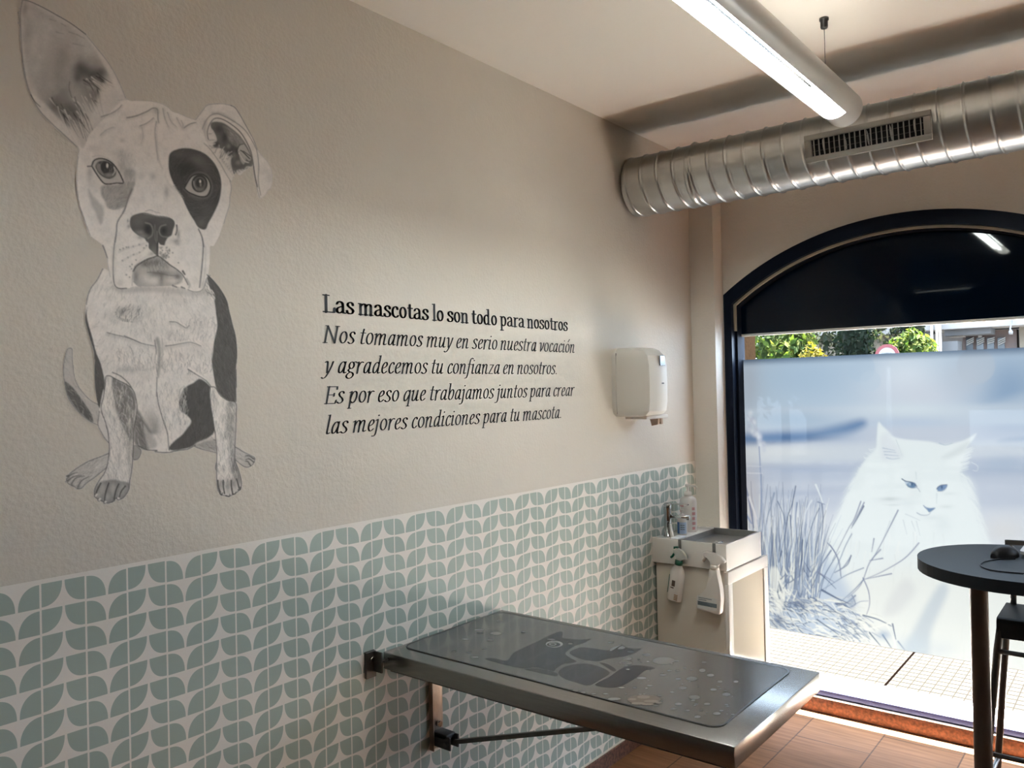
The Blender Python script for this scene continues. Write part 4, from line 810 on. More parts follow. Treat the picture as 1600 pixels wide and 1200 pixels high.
def floor_material():
    m = mat('wood grain ceramic tile', (.35, .2, .12), .6, spec=.02); nt = m.node_tree; n, l = nt.nodes, nt.links; b = n['Principled BSDF']
    co = n.new('ShaderNodeTexCoord'); mp = n.new('ShaderNodeMapping'); l.new(co.outputs['Object'], mp.inputs['Vector'])
    mp.inputs['Rotation'].default_value = (0, 0, PI / 2); mp.inputs['Location'].default_value = (.0, .765, 0)
    br = n.new('ShaderNodeTexBrick'); l.new(mp.outputs[0], br.inputs['Vector'])
    br.inputs['Scale'].default_value = 1; br.inputs['Brick Width'].default_value = .44; br.inputs['Row Height'].default_value = .328; br.inputs['Mortar Size'].default_value = .0032; br.offset = .5
    br.inputs['Color1'].default_value = (.235, .115, .060, 1); br.inputs['Color2'].default_value = (.20, .096, .050, 1); br.inputs['Mortar'].default_value = (.10, .055, .035, 1)
    st = n.new('ShaderNodeMapping'); st.inputs['Scale'].default_value = (2.2, 34, 1); l.new(co.outputs['Object'], st.inputs['Vector'])
    no = n.new('ShaderNodeTexNoise'); no.inputs['Scale'].default_value = 1.6; no.inputs['Detail'].default_value = 6; l.new(st.outputs[0], no.inputs['Vector'])
    r = n.new('ShaderNodeMapRange'); r.inputs['From Min'].default_value = .3; r.inputs['From Max'].default_value = .7; r.inputs['To Min'].default_value = .8; r.inputs['To Max'].default_value = 1.22; l.new(no.outputs['Fac'], r.inputs[0])
    mx = n.new('ShaderNodeMix'); mx.data_type = 'RGBA'; mx.blend_type = 'MULTIPLY'; mx.inputs[0].default_value = 1; l.new(br.outputs['Color'], mx.inputs[6]); l.new(r.outputs[0], mx.inputs[7])
    l.new(mx.outputs[2], b.inputs['Base Color'])
    bp = n.new('ShaderNodeBump'); bp.invert = True; bp.inputs['Strength'].default_value = .4; bp.inputs['Distance'].default_value = .002; l.new(br.outputs['Fac'], bp.inputs['Height']); l.new(bp.outputs[0], b.inputs['Normal'])
    return m
M_FLOOR = floor_material()

def wallpaper_material():
    """leaf pattern: cells .0471 x .0567 m, four quarter discs to a period, the same in every row"""
    m = mat('leaf pattern wallpaper', (.8, .8, .8), .42, spec=.35); nt = m.node_tree; n, l = nt.nodes, nt.links; b = n['Principled BSDF']
    co = n.new('ShaderNodeTexCoord'); sp = n.new('ShaderNodeSeparateXYZ'); l.new(co.outputs['Object'], sp.inputs[0])
    mn = lambda *a: math_node(nt, *a)
    CW, CH_ = .0471, .0567
    u = mn('DIVIDE', mn('SUBTRACT', sp.outputs['Y'], .719 - CW), CW)         # a thin upright line stands between cells 0 and 1
    k = mn('FLOORED_MODULO', mn('FLOOR', u), 4.)
    fx = mn('FRACT', u)
    fy = mn('FRACT', mn('DIVIDE', mn('SUBTRACT', sp.outputs['Z'], 1.2385 - 40 * CH_), CH_))
    # corner of each cell from which the quarter disc springs: 0 lower right, 1 upper left, 2 upper right, 3 lower left
    right = mn('COMPARE', mn('FLOORED_MODULO', k, 2.), 0., .1)                # cells 0 and 2: centre on the right
    low = mn('ADD', mn('COMPARE', k, 0., .1), mn('COMPARE', k, 3., .1))       # cells 0 and 3: centre below
    dx = mn('ADD', mn('MULTIPLY', right, mn('SUBTRACT', 1., fx)), mn('MULTIPLY', mn('SUBTRACT', 1., right), fx))
    dy = mn('ADD', mn('MULTIPLY', low, fy), mn('MULTIPLY', mn('SUBTRACT', 1., low), mn('SUBTRACT', 1., fy)))
    gx, gy = .045, .04
    ax_, ay_ = mn('SUBTRACT', dx, gx), mn('SUBTRACT', dy, gy)
    rr = mn('ADD', mn('POWER', mn('MAXIMUM', ax_, 0.), 2.3), mn('POWER', mn('MAXIMUM', ay_, 0.), 2.3))
    ins = mn('MULTIPLY', mn('LESS_THAN', rr, .78), mn('MULTIPLY', mn('GREATER_THAN', ax_, 0.), mn('GREATER_THAN', ay_, 0.)))
    ins = mn('MULTIPLY', ins, mn('LESS_THAN', sp.outputs['Z'], 1.2385))
    no = n.new('ShaderNodeTexNoise'); no.inputs['Scale'].default_value = 30; no.inputs['Detail'].default_value = 3; l.new(co.outputs['Object'], no.inputs['Vector'])
    mx = n.new('ShaderNodeMix'); mx.data_type = 'RGBA'; mx.inputs[6].default_value = (.82, .775, .715, 1); mx.inputs[7].default_value = (.365, .43, .385, 1)
    l.new(ins, mx.inputs[0]); l.new(mx.outputs[2], b.inputs['Base Color'])
    bp = n.new('ShaderNodeBump'); bp.inputs['Strength'].default_value = .18; bp.inputs['Distance'].default_value = .004; l.new(no.outputs['Fac'], bp.inputs['Height']); l.new(bp.outputs[0], b.inputs['Normal'])
    return m

def paving_material():
    m = mat('pale paving tiles', (.7, .67, .62), .9, spec=0.); nt = m.node_tree; n, l = nt.nodes, nt.links; b = n['Principled BSDF']
    co = n.new('ShaderNodeTexCoord'); sp = n.new('ShaderNodeSeparateXYZ'); l.new(co.outputs['Object'], sp.inputs[0])
    mn = lambda *a: math_node(nt, *a); P_ = .0525
    fx = mn('FRACT', mn('DIVIDE', mn('SUBTRACT', sp.outputs['X'], .737 - 20 * P_), P_)); fy = mn('FRACT', mn('DIVIDE', mn('SUBTRACT', sp.outputs['Y'], 4.525), .062))
    e = .05
    ln = mn('MAXIMUM', mn('GREATER_THAN', mn('ABSOLUTE', mn('SUBTRACT', fx, .5)), .5 - e), mn('GREATER_THAN', mn('ABSOLUTE', mn('SUBTRACT', fy, .5)), .5 - .11))
    ln = mn('MULTIPLY', ln, mn('GREATER_THAN', sp.outputs['Y'], 4.52))
    big = mn('LESS_THAN', mn('ABSOLUTE', mn('SUBTRACT', sp.outputs['X'], .7365)), .0065)
    big = mn('MULTIPLY', big, mn('GREATER_THAN', sp.outputs['Y'], 4.52))
    no = n.new('ShaderNodeTexNoise'); no.inputs['Scale'].default_value = 9; l.new(co.outputs['Object'], no.inputs['Vector'])
    c0 = n.new('ShaderNodeMix'); c0.data_type = 'RGBA'; c0.inputs[6].default_value = (.019, .018, .016, 1); c0.inputs[7].default_value = (.023, .022, .020, 1); l.new(no.outputs['Fac'], c0.inputs[0])
    c1 = n.new('ShaderNodeMix'); c1.data_type = 'RGBA'; c1.inputs[7].default_value = (.0085, .0077, .0068, 1); l.new(ln, c1.inputs[0]); l.new(c0.outputs[2], c1.inputs[6])
    c2 = n.new('ShaderNodeMix'); c2.data_type = 'RGBA'; c2.inputs[7].default_value = (.001, .0006, .0005, 1); l.new(big, c2.inputs[0]); l.new(c1.outputs[2], c2.inputs[6])
    l.new(c2.outputs[2], b.inputs['Base Color']); return m

# ---------------------------------------------------------------- shell
def plane_obj(name, quads, m, parent=None):
    b = MB()
    for q in quads: b.geo(q, [(0, 1, 2, 3)])
    return b.build(name, m, parent, normals=False)

fl = MB().box(-.1, Y_B - .1, -.12, X_R + .1, 4.075, 0).build('floor', M_FLOOR); tag(fl, kind='structure')
wl = MB().box(-.12, Y_B - .1, 0, 0, Y_OUT, H + .1).build('wall_left', M_WALL); tag(wl, kind='structure')
plane_obj('wallpaper', [[(.0012, Y_B, BASE_H), (.0012, 3.885, BASE_H), (.0012, 3.885, WP_TOP), (.0012, Y_B, WP_TOP)]], wallpaper_material(), wl)
tag(MB().box(X_R, Y_B - .1, 0, X_R + .1, Y_OUT, H + .1).build('wall_right', M_REAR), kind='structure')
tag(MB().box(0, Y_B - .1, 0, X_R, Y_B, H + .1).build('wall_back', M_REAR), kind='structure')
cb = MB().box(0, Y_B, H, X_R, Y_OUT, H + .12)
tag(cb.build('ceiling', M_CEIL), kind='structure')

def arch(r, x0, x1, cz, cx=AX, n=40):
    """points of the arch from its right springing over the crown to the left one"""
    a1 = math.acos((x1 - cx) / r); a0 = math.acos((x0 - cx) / r)
    return [(cx + r * math.cos(a1 + (a0 - a1) * k / n), cz + r * math.sin(a1 + (a0 - a1) * k / n)) for k in range(n + 1)]

# window wall: thick wall with the arched opening; towards the street the opening is square, rendered in salmon; unseen glazed door added further right for daylight
OP = [(WX1, 0)] + arch(AR, WX0, WX1, AZ) + [(WX0, 0)]
LINT, DRX0, DRX1, DRZ = 2.95, 2.45, 3.35, 2.25
b = MB()
ring = arch(AR, WX0, WX1, AZ); n = len(ring)
for y in (Y_W, 4.12):
    b.geo([(x, y, z) for x, z in ring] + [(x, y, H) for x, z in ring], [(k, k + 1, n + k + 1, n + k) for k in range(n - 1)], 0 if y == Y_W else 1)
for y, mi in ((Y_W, 0), (Y_OUT, 1)):
    if y == Y_W:
        b.geo([(0, y, 0), (WX0, y, 0), (WX0, y, ring[-1][1]), (WX0, y, H), (0, y, H)], [(0, 1, 2, 3, 4)], mi)
        b.geo([(WX1, y, 0), (DRX0, y, 0), (DRX0, y, H), (WX1, y, H), (WX1, y, ring[0][1])], [(0, 1, 2, 3, 4)], mi)
    else:
        b.geo([(-3, y, -.1), (WX0, y, -.1), (WX0, y, 3.6), (-3, y, 3.6)], [(0, 1, 2, 3)], mi); b.geo([(WX1, y, -.1), (DRX0, y, -.1), (DRX0, y, 3.6), (WX1, y, 3.6)], [(0, 1, 2, 3)], mi)
        b.geo([(WX0, y, LINT), (WX1, y, LINT), (WX1, y, 3.6), (WX0, y, 3.6)], [(0, 1, 2, 3)], mi)
    b.geo([(DRX0, y, DRZ), (DRX1, y, DRZ), (DRX1, y, H), (DRX0, y, H)], [(0, 1, 2, 3)], mi); b.geo([(DRX1, y, 0), (X_R, y, 0), (X_R, y, H), (DRX1, y, H)], [(0, 1, 2, 3)], mi)
for p, q in zip(OP, OP[1:]): b.geo([(p[0], Y_W, p[1]), (q[0], Y_W, q[1]), (q[0], 4.12, q[1]), (p[0], 4.12, p[1])], [(0, 1, 2, 3)], 0)
for p, q in (((WX0, 0), (WX0, LINT)), ((WX0, LINT), (WX1, LINT)), ((WX1, LINT), (WX1, 0))): b.geo([(p[0], 4.12, p[1]), (q[0], 4.12, q[1]), (q[0], Y_OUT, q[1]), (p[0], Y_OUT, p[1])], [(0, 1, 2, 3)], 1)
for p, q in (((DRX0, 0), (DRX0, DRZ)), ((DRX0, DRZ), (DRX1, DRZ)), ((DRX1, DRZ), (DRX1, 0))): b.geo([(p[0], Y_W, p[1]), (q[0], Y_W, q[1]), (q[0], Y_OUT, q[1]), (p[0], Y_OUT, p[1])], [(0, 1, 2, 3)], 0)
b.box(-3, Y_OUT, LINT, X_R, 4.4425, LINT + .05, mi=1)  # unseen canopy, its depth set to keep sun off the clear strip
tag(b.build('wall_front', [M_FRONT, M_SALMON], normals=False), kind='structure')
tag(MB().box(0, 3.885, 0, .132, Y_W, H2).build('pillar', M_FRONT), kind='structure')
bb = MB().prism([(0, Y_B, 0), (.016, Y_B, 0), (.016, Y_B, BASE_H - .004), (.013, Y_B, BASE_H), (0, Y_B, BASE_H)], (0, 3.885 - Y_B, 0)).build('baseboard_left', M_TERRA); tag(bb, kind='structure')
MB().box(.0, Y_B, BASE_H - .001, .0125, 3.885, BASE_H + .0015).build('top_edge', M_CREAM, bb)
tag(MB().box(WX0, 4.07, 0, WX1, 4.125, .070, .006).build('trim_1', M_TERRA), kind='structure')

# ---------------------------------------------------------------- window: frame, panes, dark arch panel, film
def arch_band(b, r0, cz0, xa0, xb0, zb0, r1, cz1, xa1, xb1, zb1, y0, y1, mi=0, n=40):
    A = [(xb0, zb0)] + arch(r0, xa0, xb0, cz0, n=n) + [(xa0, zb0)]
    B = [(xb1, zb1)] + arch(r1, xa1, xb1, cz1, n=n) + [(xa1, zb1)]
    t = bmesh.new(); R_ = []
    for L_, y in ((A, y0), (B, y0), (B, y1), (A, y1)): R_.append([t.verts.new((x, y, z)) for x, z in L_])
    for k in range(len(A) - 1):
        for i in range(4): t.faces.new([R_[i][k], R_[i][k + 1], R_[(i + 1) % 4][k + 1], R_[(i + 1) % 4][k]])
    t.faces.new([R_[i][0] for i in range(4)]); t.faces.new([R_[i][-1] for i in range(4)][::-1])
    b.merge(t, mi)
win = empty('window_1', (AX, 4.06, .07)); win['kind'] = 'structure'
b = MB(); arch_band(b, AR, AZ, WX0, WX1, .07, 1.345, AZ + .004, .178, 1.830, .07, 3.984, 4.06); b.build('window_frame', M_NAVY, win)
b = MB(); arch_band(b, 1.345, AZ + .004, .178, 1.830, .07, 1.328, AZ + .004, .190, 1.818, .07, 4.03, 4.12); b.build('inner_frame', mat('grey navy lacquer', (.009, .012, .02), .7, spec=.05), win)
b = MB(); arch_band(b, 1.344, AZ + .004, .179, 1.829, 1.92, 1.333, AZ + .004, .189, 1.819, 1.92, 4.012, 4.032); b.build('bead', M_BEAD, win)
rl = MB().box(.165, 4.088, .070, 1.843, 4.135, .108, .003); rl.build('bottom_rail', M_RAILLIT, win)
MB().box(.165, 4.080, .070, 1.843, 4.0885, .078).build('rail_seal', mat('black rubber', (.012, .012, .016), .5), win)
MB().box(.165, 4.071, .0705, 1.843, 4.0795, .0745).build('rail_lip', mat('pinkish lit edge', (.8, .68, .62), .4), win)  # inner edge of the frame, the light on it painted as pale pink

def glass_material():
    m = bpy.data.materials.new('window glass'); m.use_nodes = True; n, l = m.node_tree.nodes, m.node_tree.links; n.remove(n['Principled BSDF'])
    t = n.new('ShaderNodeBsdfTransparent'); t.inputs[0].default_value = (.95, .97, .96, 1); g = n.new('ShaderNodeBsdfGlossy'); g.inputs['Roughness'].default_value = .01
    f = n.new('ShaderNodeFresnel'); f.inputs[0].default_value = 1.35; mx = n.new('ShaderNodeMixShader')
    l.new(f.outputs[0], mx.inputs[0]); l.new(t.outputs[0], mx.inputs[1]); l.new(g.outputs[0], mx.inputs[2]); l.new(mx.outputs[0], n['Material Output'].inputs[0]); return m
M_GLASS = glass_material()
Y_G = 4.10
plane_obj('pane', [[(.185, Y_G, .10), (1.823, Y_G, .10), (1.823, Y_G, 1.915), (.185, Y_G, 1.915)]], M_GLASS, win)
PA = [(1.820, 1.905)] + arch(1.333, .188, 1.820, AZ + .004) + [(.188, 1.905)]
M_PANEL = mat('dark glossy blind panel', (.0012, .0055, .0150), .03, spec=.20)
MB().prism([(x, 4.085, z) for x, z in PA], (0, .02, 0)).build('arch_panel', M_PANEL, win)
MB().box(.188, 4.083, 1.893, 1.82, 4.108, 1.9055, .002).build('panel_edge', mat('white edge strip', (.85, .84, .82), .5), win)

door = empty('added_door_1', ((DRX0 + DRX1) / 2, 4.06, 0)); door['kind'] = 'structure'  # unseen glazed door, added to let more daylight into the room
b = MB(); b.box(DRX0, 4.03, 0, DRX0 + .06, 4.10, DRZ); b.box(DRX1 - .06, 4.03, 0, DRX1, 4.10, DRZ); b.box(DRX0 + .06, 4.03, DRZ - .06, DRX1 - .06, 4.10, DRZ); b.box(DRX0 + .06, 4.03, 0, DRX1 - .06, 4.10, .08); b.build('added_door_frame', M_NAVY, door)
plane_obj('added_door_pane', [[(DRX0 + .06, 4.065, .08), (DRX1 - .06, 4.065, .08), (DRX1 - .06, 4.065, DRZ - .06), (DRX0 + .06, 4.065, DRZ - .06)]], M_GLASS, door)
MB().tube([(DRX0 + .12, 4.0, .8), (DRX0 + .12, 3.98, .85), (DRX0 + .12, 3.98, 1.35), (DRX0 + .12, 4.0, 1.4)], .014, 10).build('added_door_handle', mat('steel handle', (.5, .5, .5), .3, 1.), door)
FILM_T = .0405                                     # share of the daylight the printed film lets through

def film_material():
    m = bpy.data.materials.new('translucent printed film'); m.use_nodes = True; n, l = m.node_tree.nodes, m.node_tree.links; n.remove(n['Principled BSDF'])
    c0 = print_colour(m); vm = n.new('ShaderNodeVectorMath'); vm.operation = 'SCALE'; vm.inputs['Scale'].default_value = FILM_T; l.new(c0, vm.inputs[0]); c = vm.outputs[0]; tl = n.new('ShaderNodeBsdfTranslucent'); df = n.new('ShaderNodeBsdfDiffuse'); mx = n.new('ShaderNodeMixShader'); mx.inputs[0].default_value = .12
    tp = n.new('ShaderNodeBsdfTransparent'); mx2 = n.new('ShaderNodeMixShader'); mx2.inputs[0].default_value = .004
    l.new(c, tl.inputs[0]); l.new(c, df.inputs[0]); l.new(tl.outputs[0], mx.inputs[1]); l.new(df.outputs[0], mx.inputs[2])
    l.new(mx.outputs[0], mx2.inputs[1]); l.new(tp.outputs[0], mx2.inputs[2]); l.new(mx2.outputs[0], n['Material Output'].inputs[0]); return m
FX0, FX1, FZ0, FZ1 = .186, 1.822, .372, 1.770
gx, gz = np.linspace(FX0, FX1, 640), np.linspace(FZ1, FZ0, 548)
GX, GZ = np.meshgrid(gx, gz); P3 = np.stack([GX, np.full_like(GX, Y_G - .0015), GZ], -1)
px, py = to_px(P3.reshape(-1, 3)); cols, _ = draw_cat().sample(px.reshape(GX.shape), py.reshape(GX.shape))
film = print_mesh('window_film', P3, np.ones(GX.shape, bool), cols, film_material())
tag(film, 'translucent window film printed with a white long-haired cat and grasses, on the arched window', 'window film')

# ---------------------------------------------------------------- wall drawing and lettering
def vinyl_material():
    m = mat('printed vinyl', (.8, .8, .8), .75); m.node_tree.links.new(print_colour(m), m.node_tree.nodes['Principled BSDF'].inputs['Base Color']); return m
dc = draw_dog()
ty, tz = np.arange(.6575, 1.1275, .00195) , np.arange(2.56, 1.38, -.00195)
TLc = [onX(x, y, 0.) for x, y in ((18, -10), (436, -10), (18, 798), (436, 798))]
ty = np.arange(min(p[1] for p in TLc), max(p[1] for p in TLc), .0017); tz = np.arange(max(p[2] for p in TLc), min(p[2] for p in TLc), -.0017)
GY, GZ = np.meshgrid(ty, tz); P3 = np.stack([np.full_like(GY, .0010), GY, GZ], -1)
px, py = to_px(P3.reshape(-1, 3)); px, py = px.reshape(GY.shape), py.reshape(GY.shape)
tone, al = dc.sample(px, py); inside = (px > 19) & (px < 435) & (py > -9) & (py < 797)
cols = np.clip(tone * 1.12, 0, .93) * np.array([1.0, .935, .875])
decal = print_mesh('wall_decal', P3, (al > .5) & inside, cols, vinyl_material())
tag(decal, 'pencil drawing of a seated puppy with one raised ear, stuck on the beige wall', 'wall decal')

M_INK = mat('black vinyl letters', (.012, .012, .012), .6)
lt = empty('wall_lettering', (0, 1.49, 1.52), 'black five-line Spanish lettering on the beige wall beside the dog drawing', 'lettering')
for k, (txt, y1, z, bold) in enumerate([('Las mascotas lo son todo para nosotros', 2.747, 1.875, True), ('Nos tomamos muy en serio nuestra vocación', 2.795, 1.7855, False), ('y agradecemos tu confianza en nosotros.', 2.667, 1.696, False),
                                        ('Es por eso que trabajamos juntos para crear', 2.781, 1.6065, False), ('las mejores condiciones para tu mascota.', 2.691, 1.5175, False)]):
    b = MB(); y0 = 1.492
    if bold: write(b, txt, (0, y0, z), (0, 1, 0), (0, 0, 1), (1, 0, 0), .0375, y1 - y0, ROMAN, .215, .10, 12, 0, .0012, 0, .30)
    else: write(b, txt, (0, y0 - .002, z), (0, 1, 0), (0, 0, 1), (1, 0, 0), .0375, y1 - y0, ITALIC, .135, .062, 14, .17, .0012, .02, .30)
    b.build('title_line' if bold else 'text_line', M_INK, lt, normals=False)
# ---------------------------------------------------------------- materials of the things
M_STEEL = mat('brushed stainless steel', (.28, .27, .255), .27, .92, vary=(6, .08), stretch=(1, 40, 40))
M_STEELD = mat('dark oxidised steel', (.10, .095, .085), .4, .85, vary=(20, .15))
M_BRASSY = mat('bare brushed steel strip', (.50, .40, .31), .38, .8, vary=(30, .15), stretch=(1, 12, 1))
M_CHROME = mat('chrome', (.62, .62, .62), .08, 1.)
M_ZINC = mat('galvanised zinc sheet', (.50, .51, .505), .32, .95, vary=(5, .14), bump=(30, .05, .002))
M_WHITE = mat('white ceramic', (.76, .73, .69), .18, coat=.3)
M_LAC = mat('cream lacquered board', (.66, .60, .52), .4)
M_PLAST = mat('white moulded plastic', (.70, .67, .62), .55, spec=.3)
M_PLASTG = mat('grey plastic gap', (.10, .095, .09), .5)
M_BLACK = mat('black plastic', (.010, .010, .012), .5, spec=.2)
M_ANTH = mat('anthracite laminate', (.014, .016, .019), .5, spec=.12, bump=(400, .08, .001))
M_ANTHE = mat('anthracite edge', (.018, .018, .020), .6)
M_METB = mat('black powder coated metal', (.055, .052, .051), .45, .1)

# ---------------------------------------------------------------- spiral duct with its grille
du = empty('spiral_duct', (.03, 3.30, 2.567), 'galvanised spiral air duct running under the ceiling along the window wall', 'air duct')
DX0, DR, DY, DZ, DP = .022, .1345, 3.30, 2.567, .080
b = MB(); rows = []; N = 72
for i, x in enumerate(np.arange(DX0, X_R - .001, .0035)):
    ring = []
    for k in range(N):
        t = 2 * PI * k / N; f = ((x / DP - k / N + .5) % 1.0) - .5
        e = .0058 * math.exp(-(f * DP / .0036) ** 2) + .0012 * math.exp(-((f * DP - .012) / .003) ** 2)
        c = .004 if .335 < x < .352 else 0
        ring.append(b.bm.verts.new((x, DY + (DR + e + c) * math.cos(t), DZ + (DR + e + c) * math.sin(t))))
    rows.append(ring)
for A, B in zip(rows, rows[1:]):
    for k in range(N): q = b.bm.faces.new([A[k], A[(k + 1) % N], B[(k + 1) % N], B[k]]); q.smooth = True
b.bm.faces.new(rows[0])
b.build('duct_pipe', M_ZINC, du)
for x in (2.45, 4.2):
    b = MB(); b.tube([(x, DY + .141 * math.cos(t), DZ + .141 * math.sin(t)) for t in np.linspace(0, 2 * PI, 33)], .1, flat=(.0015, .012), cap=False); b.tube([(x, DY, DZ + .14), (x, DY, H + .002)], .004, 8)
    b.build('hanger', M_ZINC, du)
# grille: tilted plate in front of the pipe, upright blades with two cross rods behind
th = math.radians(190); gn = Vector((0, math.cos(th), math.sin(th))); gu = Vector((0, -gn.z, gn.y)) * -1
if gu.z < 0: gu = -gu
gc = Vector((1.076, DY, DZ)) + gn * .146
GM = Matrix([[1, gu.x, gn.x, gc.x], [0, gu.y, gn.y, gc.y], [0, gu.z, gn.z, gc.z], [0, 0, 0, 1]])
b = MB(); hw, hh, ix, iy = .222, .052, .197, .031
b.box(-hw, iy, -.012, hw, hh, .004, .002, M=GM); b.box(-hw, -hh, -.012, hw, -iy, .004, .002, M=GM); b.box(-hw, -iy, -.012, -ix, iy, .004, .001, M=GM); b.box(ix, -iy, -.012, hw, iy, .004, .001, M=GM)
gr = b.build('grille_frame', mat('grey painted grille', (.30, .29, .27), .5), du)
MB().box(-ix, -iy, -.011, ix, iy, -.0095, M=GM).build('grille_back', M_BLACK, gr)
b = MB()
for k in range(21):
    x = -ix + 2 * ix * (k + .5) / 21; b.box(x - .0012, -iy, -.009, x + .0012, iy, .002, M=GM)
b.build('grille_blades', mat('pale grey blades', (.42, .41, .39), .45), gr)
b = MB(); [b.box(-ix, z - .001, -.009, ix, z + .001, -.0075, M=GM) for z in (-.012, .012)]; b.build('grille_rods', M_PLASTG, gr)

# ---------------------------------------------------------------- hanging tube lamps
M_TUBE = mat('lit fluorescent tube', (.9, .9, .9), .5, emit=((.93, 1.0, .97), TUBE))
M_TUBE2 = mat('dimmed fluorescent tube', (.9, .9, .9), .5, emit=((.93, 1.0, .97), TUBE * .40))
M_TUBE3 = mat('soft fluorescent tube', (.9, .9, .9), .5, emit=((.93, 1.0, .97), TUBE * .15))
M_LHOUS = mat('silver grey lamp housing', (.48, .46, .43), .35, .35)
M_REFL = mat('bright aluminium reflector', (.8, .8, .8), .12, 1.)
def tube_lamp(org, dirv, length, r, label, cables, tube_m, ceil=H, up_m=None):
    """half round housing open below, two tubes over a reflector, closed end pieces, hung by steel cables"""
    d = Vector(dirv).normalized(); L = frame_matrix(org, d.cross(Vector((0, 0, 1))), d)      # local z along the lamp, x across
    up = Vector((L[0][1], L[1][1], L[2][1])); sg = 1 if up.z > 0 else -1
    root = empty('tube_lamp', org, label, 'lamp')
    a0, a1 = math.radians(-52), math.radians(232)
    out = [(r * math.cos(a), sg * r * math.sin(a)) for a in np.linspace(a0, a1, 30)]
    inn = [((r - .004) * math.cos(a), sg * (r - .004) * math.sin(a)) for a in np.linspace(a1, a0, 30)]
    b = MB(); CAP = .115; W = lambda x, y, z: L @ Vector((x, y, z))
    pr_ = out + inn
    t = bmesh.new(); A = [t.verts.new(W(x, y, CAP)) for x, y in pr_]; B = [t.verts.new(W(x, y, length - CAP)) for x, y in pr_]; n = len(pr_)
    for k in range(n): t.faces.new([A[k], A[(k + 1) % n], B[(k + 1) % n], B[k]])
    b.merge(t, smooth=True)
    body = b.build('housing', M_LHOUS, root, sharp=40)
    for z0, z1 in ((0, CAP), (length - CAP, length)):
        b = MB(); full = [(r * math.cos(a), r * math.sin(a)) for a in np.linspace(0, 2 * PI, 41)[:-1]]
        b.prism([W(x, y, z0) for x, y in full], W(0, 0, z1) - W(0, 0, z0), bev=.0) ; b.build('end_piece', M_LHOUS, root, sharp=40)
    b = MB(); yb = -sg * r * .30
    rp = [(-r * .80, -sg * r * .56), (-r * .62, -sg * r * .05), (-r * .28, sg * r * .18), (0, -sg * r * .22), (r * .28, sg * r * .18), (r * .62, -sg * r * .05), (r * .80, -sg * r * .56)]
    t = bmesh.new(); A = [t.verts.new(W(x, y, CAP)) for x, y in rp]; B = [t.verts.new(W(x, y, length - CAP)) for x, y in rp]
    for k in range(len(rp) - 1): t.faces.new([A[k], A[k + 1], B[k + 1], B[k]])
    b.merge(t); b.build('reflector', M_REFL, root)
    for sx in (-1, 1):
        b = MB(); b.tube([W(sx * r * .44, yb, CAP - .003), W(sx * r * .44, yb, length - CAP + .003)], r * .17, 14); b.build('fluorescent_tube', tube_m, root)
    if up_m:
        b = MB(); b.prism([W(-.012, sg * (r - .0008), CAP), W(.012, sg * (r - .0008), CAP), W(.012, sg * (r - .0008), length - CAP), W(-.012, sg * (r - .0008), length - CAP)], (0, 0, .0018)); b.build('ceiling_fill_strip', up_m, root)  # glowing strip added on the housing to brighten the ceiling
    for z in cables:
        b = MB(); p = W(0, sg * (r - .002), z); q = Vector((p.x, p.y, ceil)); b.tube([p, q], .0011, 6); cb_ = b.build('hanging_cable', M_PLASTG, root)
        MB().lathe([(0, 0), (.008, 0), (.0095, .004), (.0095, .018), (.006, .020), (.006, .028), (0, .028)], (p.x, p.y, p.z - .004), 16).build('cable_clip', M_BLACK, cb_)
        MB().lathe([(0, -.034), (.010, -.034), (.012, -.030), (.012, -.010), (.015, -.008), (.015, 0.001), (0, .001)], (q.x, q.y, q.z), 18).build('ceiling_fitting', mat('dark nickel fitting', (.10, .10, .10), .3, .8), cb_)
    return root
tube_lamp((1.07, 1.40, 2.588), (0, 1, 0), 1.525, .061, 'hanging twin-tube lamp pointing at the window, in front of the metal duct', (.22, 1.325), M_TUBE, H, mat('added ceiling fill', (.9, .9, .9), .5, emit=((1.0, .95, .86), CEIL_FILL)))
tube_lamp((-.0 + .06, .0, 2.50), (1, 0, 0), .68, .05, 'second tube lamp, seen as a thin bright line mirrored in the dark arch', (.12, .56), M_TUBE2)

# ---------------------------------------------------------------- paper towel dispenser
dp = empty('towel_dispenser', (0, 3.22, 1.51), 'white plastic paper towel dispenser on the left wall near the window', 'paper towel dispenser')
def dsec(z, k, y0=3.085, y1=3.375, d=.205):
    """rounded plan section at height z, k = swelling 0..1"""
    c = (y0 + y1) / 2; w = (y1 - y0) / 2
    pts = [(.022, -1.0), (.075, -.985), (.13, -.925), (.172, -.80), (.187, -.56), (.195, -.36), (.194, -.16), (.186, .06), (.168, .36), (.134, .70), (.075, .97), (.022, 1.0)]
    return [(.022 + (x - .022) * (d / .205) * (.45 + .55 * k), c + y * w * (.86 + .14 * k), z) for x, y in pts]
b = MB(); secs = [dsec(z, k) for z, k in ((1.507, .30), (1.512, .70), (1.530, .93), (1.57, 1.0), (1.65, 1.02), (1.73, 1.0), (1.775, .90), (1.80, .62), (1.812, .25))]
R_ = [[b.bm.verts.new(p) for p in s_] for s_ in secs]
for A, B in zip(R_, R_[1:]):
    for k in range(len(A) - 1): q = b.bm.faces.new([A[k], A[k + 1], B[k + 1], B[k]]); q.smooth = True
    q = b.bm.faces.new([A[-1], A[0], B[0], B[-1]])
b.bm.faces.new(R_[0][::-1]); b.bm.faces.new(R_[-1])
cov = b.build('cover', M_PLAST, dp, sharp=24)
b = MB()
ybk = [(3.090, 1.520), (3.082, 1.54), (3.080, 1.66), (3.084, 1.785), (3.10, 1.812), (3.36, 1.812), (3.378, 1.785), (3.378, 1.53), (3.36, 1.507), (3.11, 1.507)]
b.prism([(0, y, z) for y, z in ybk], (.0195, 0, 0), bev=.003); b.build('back_plate', M_PLAST, dp)
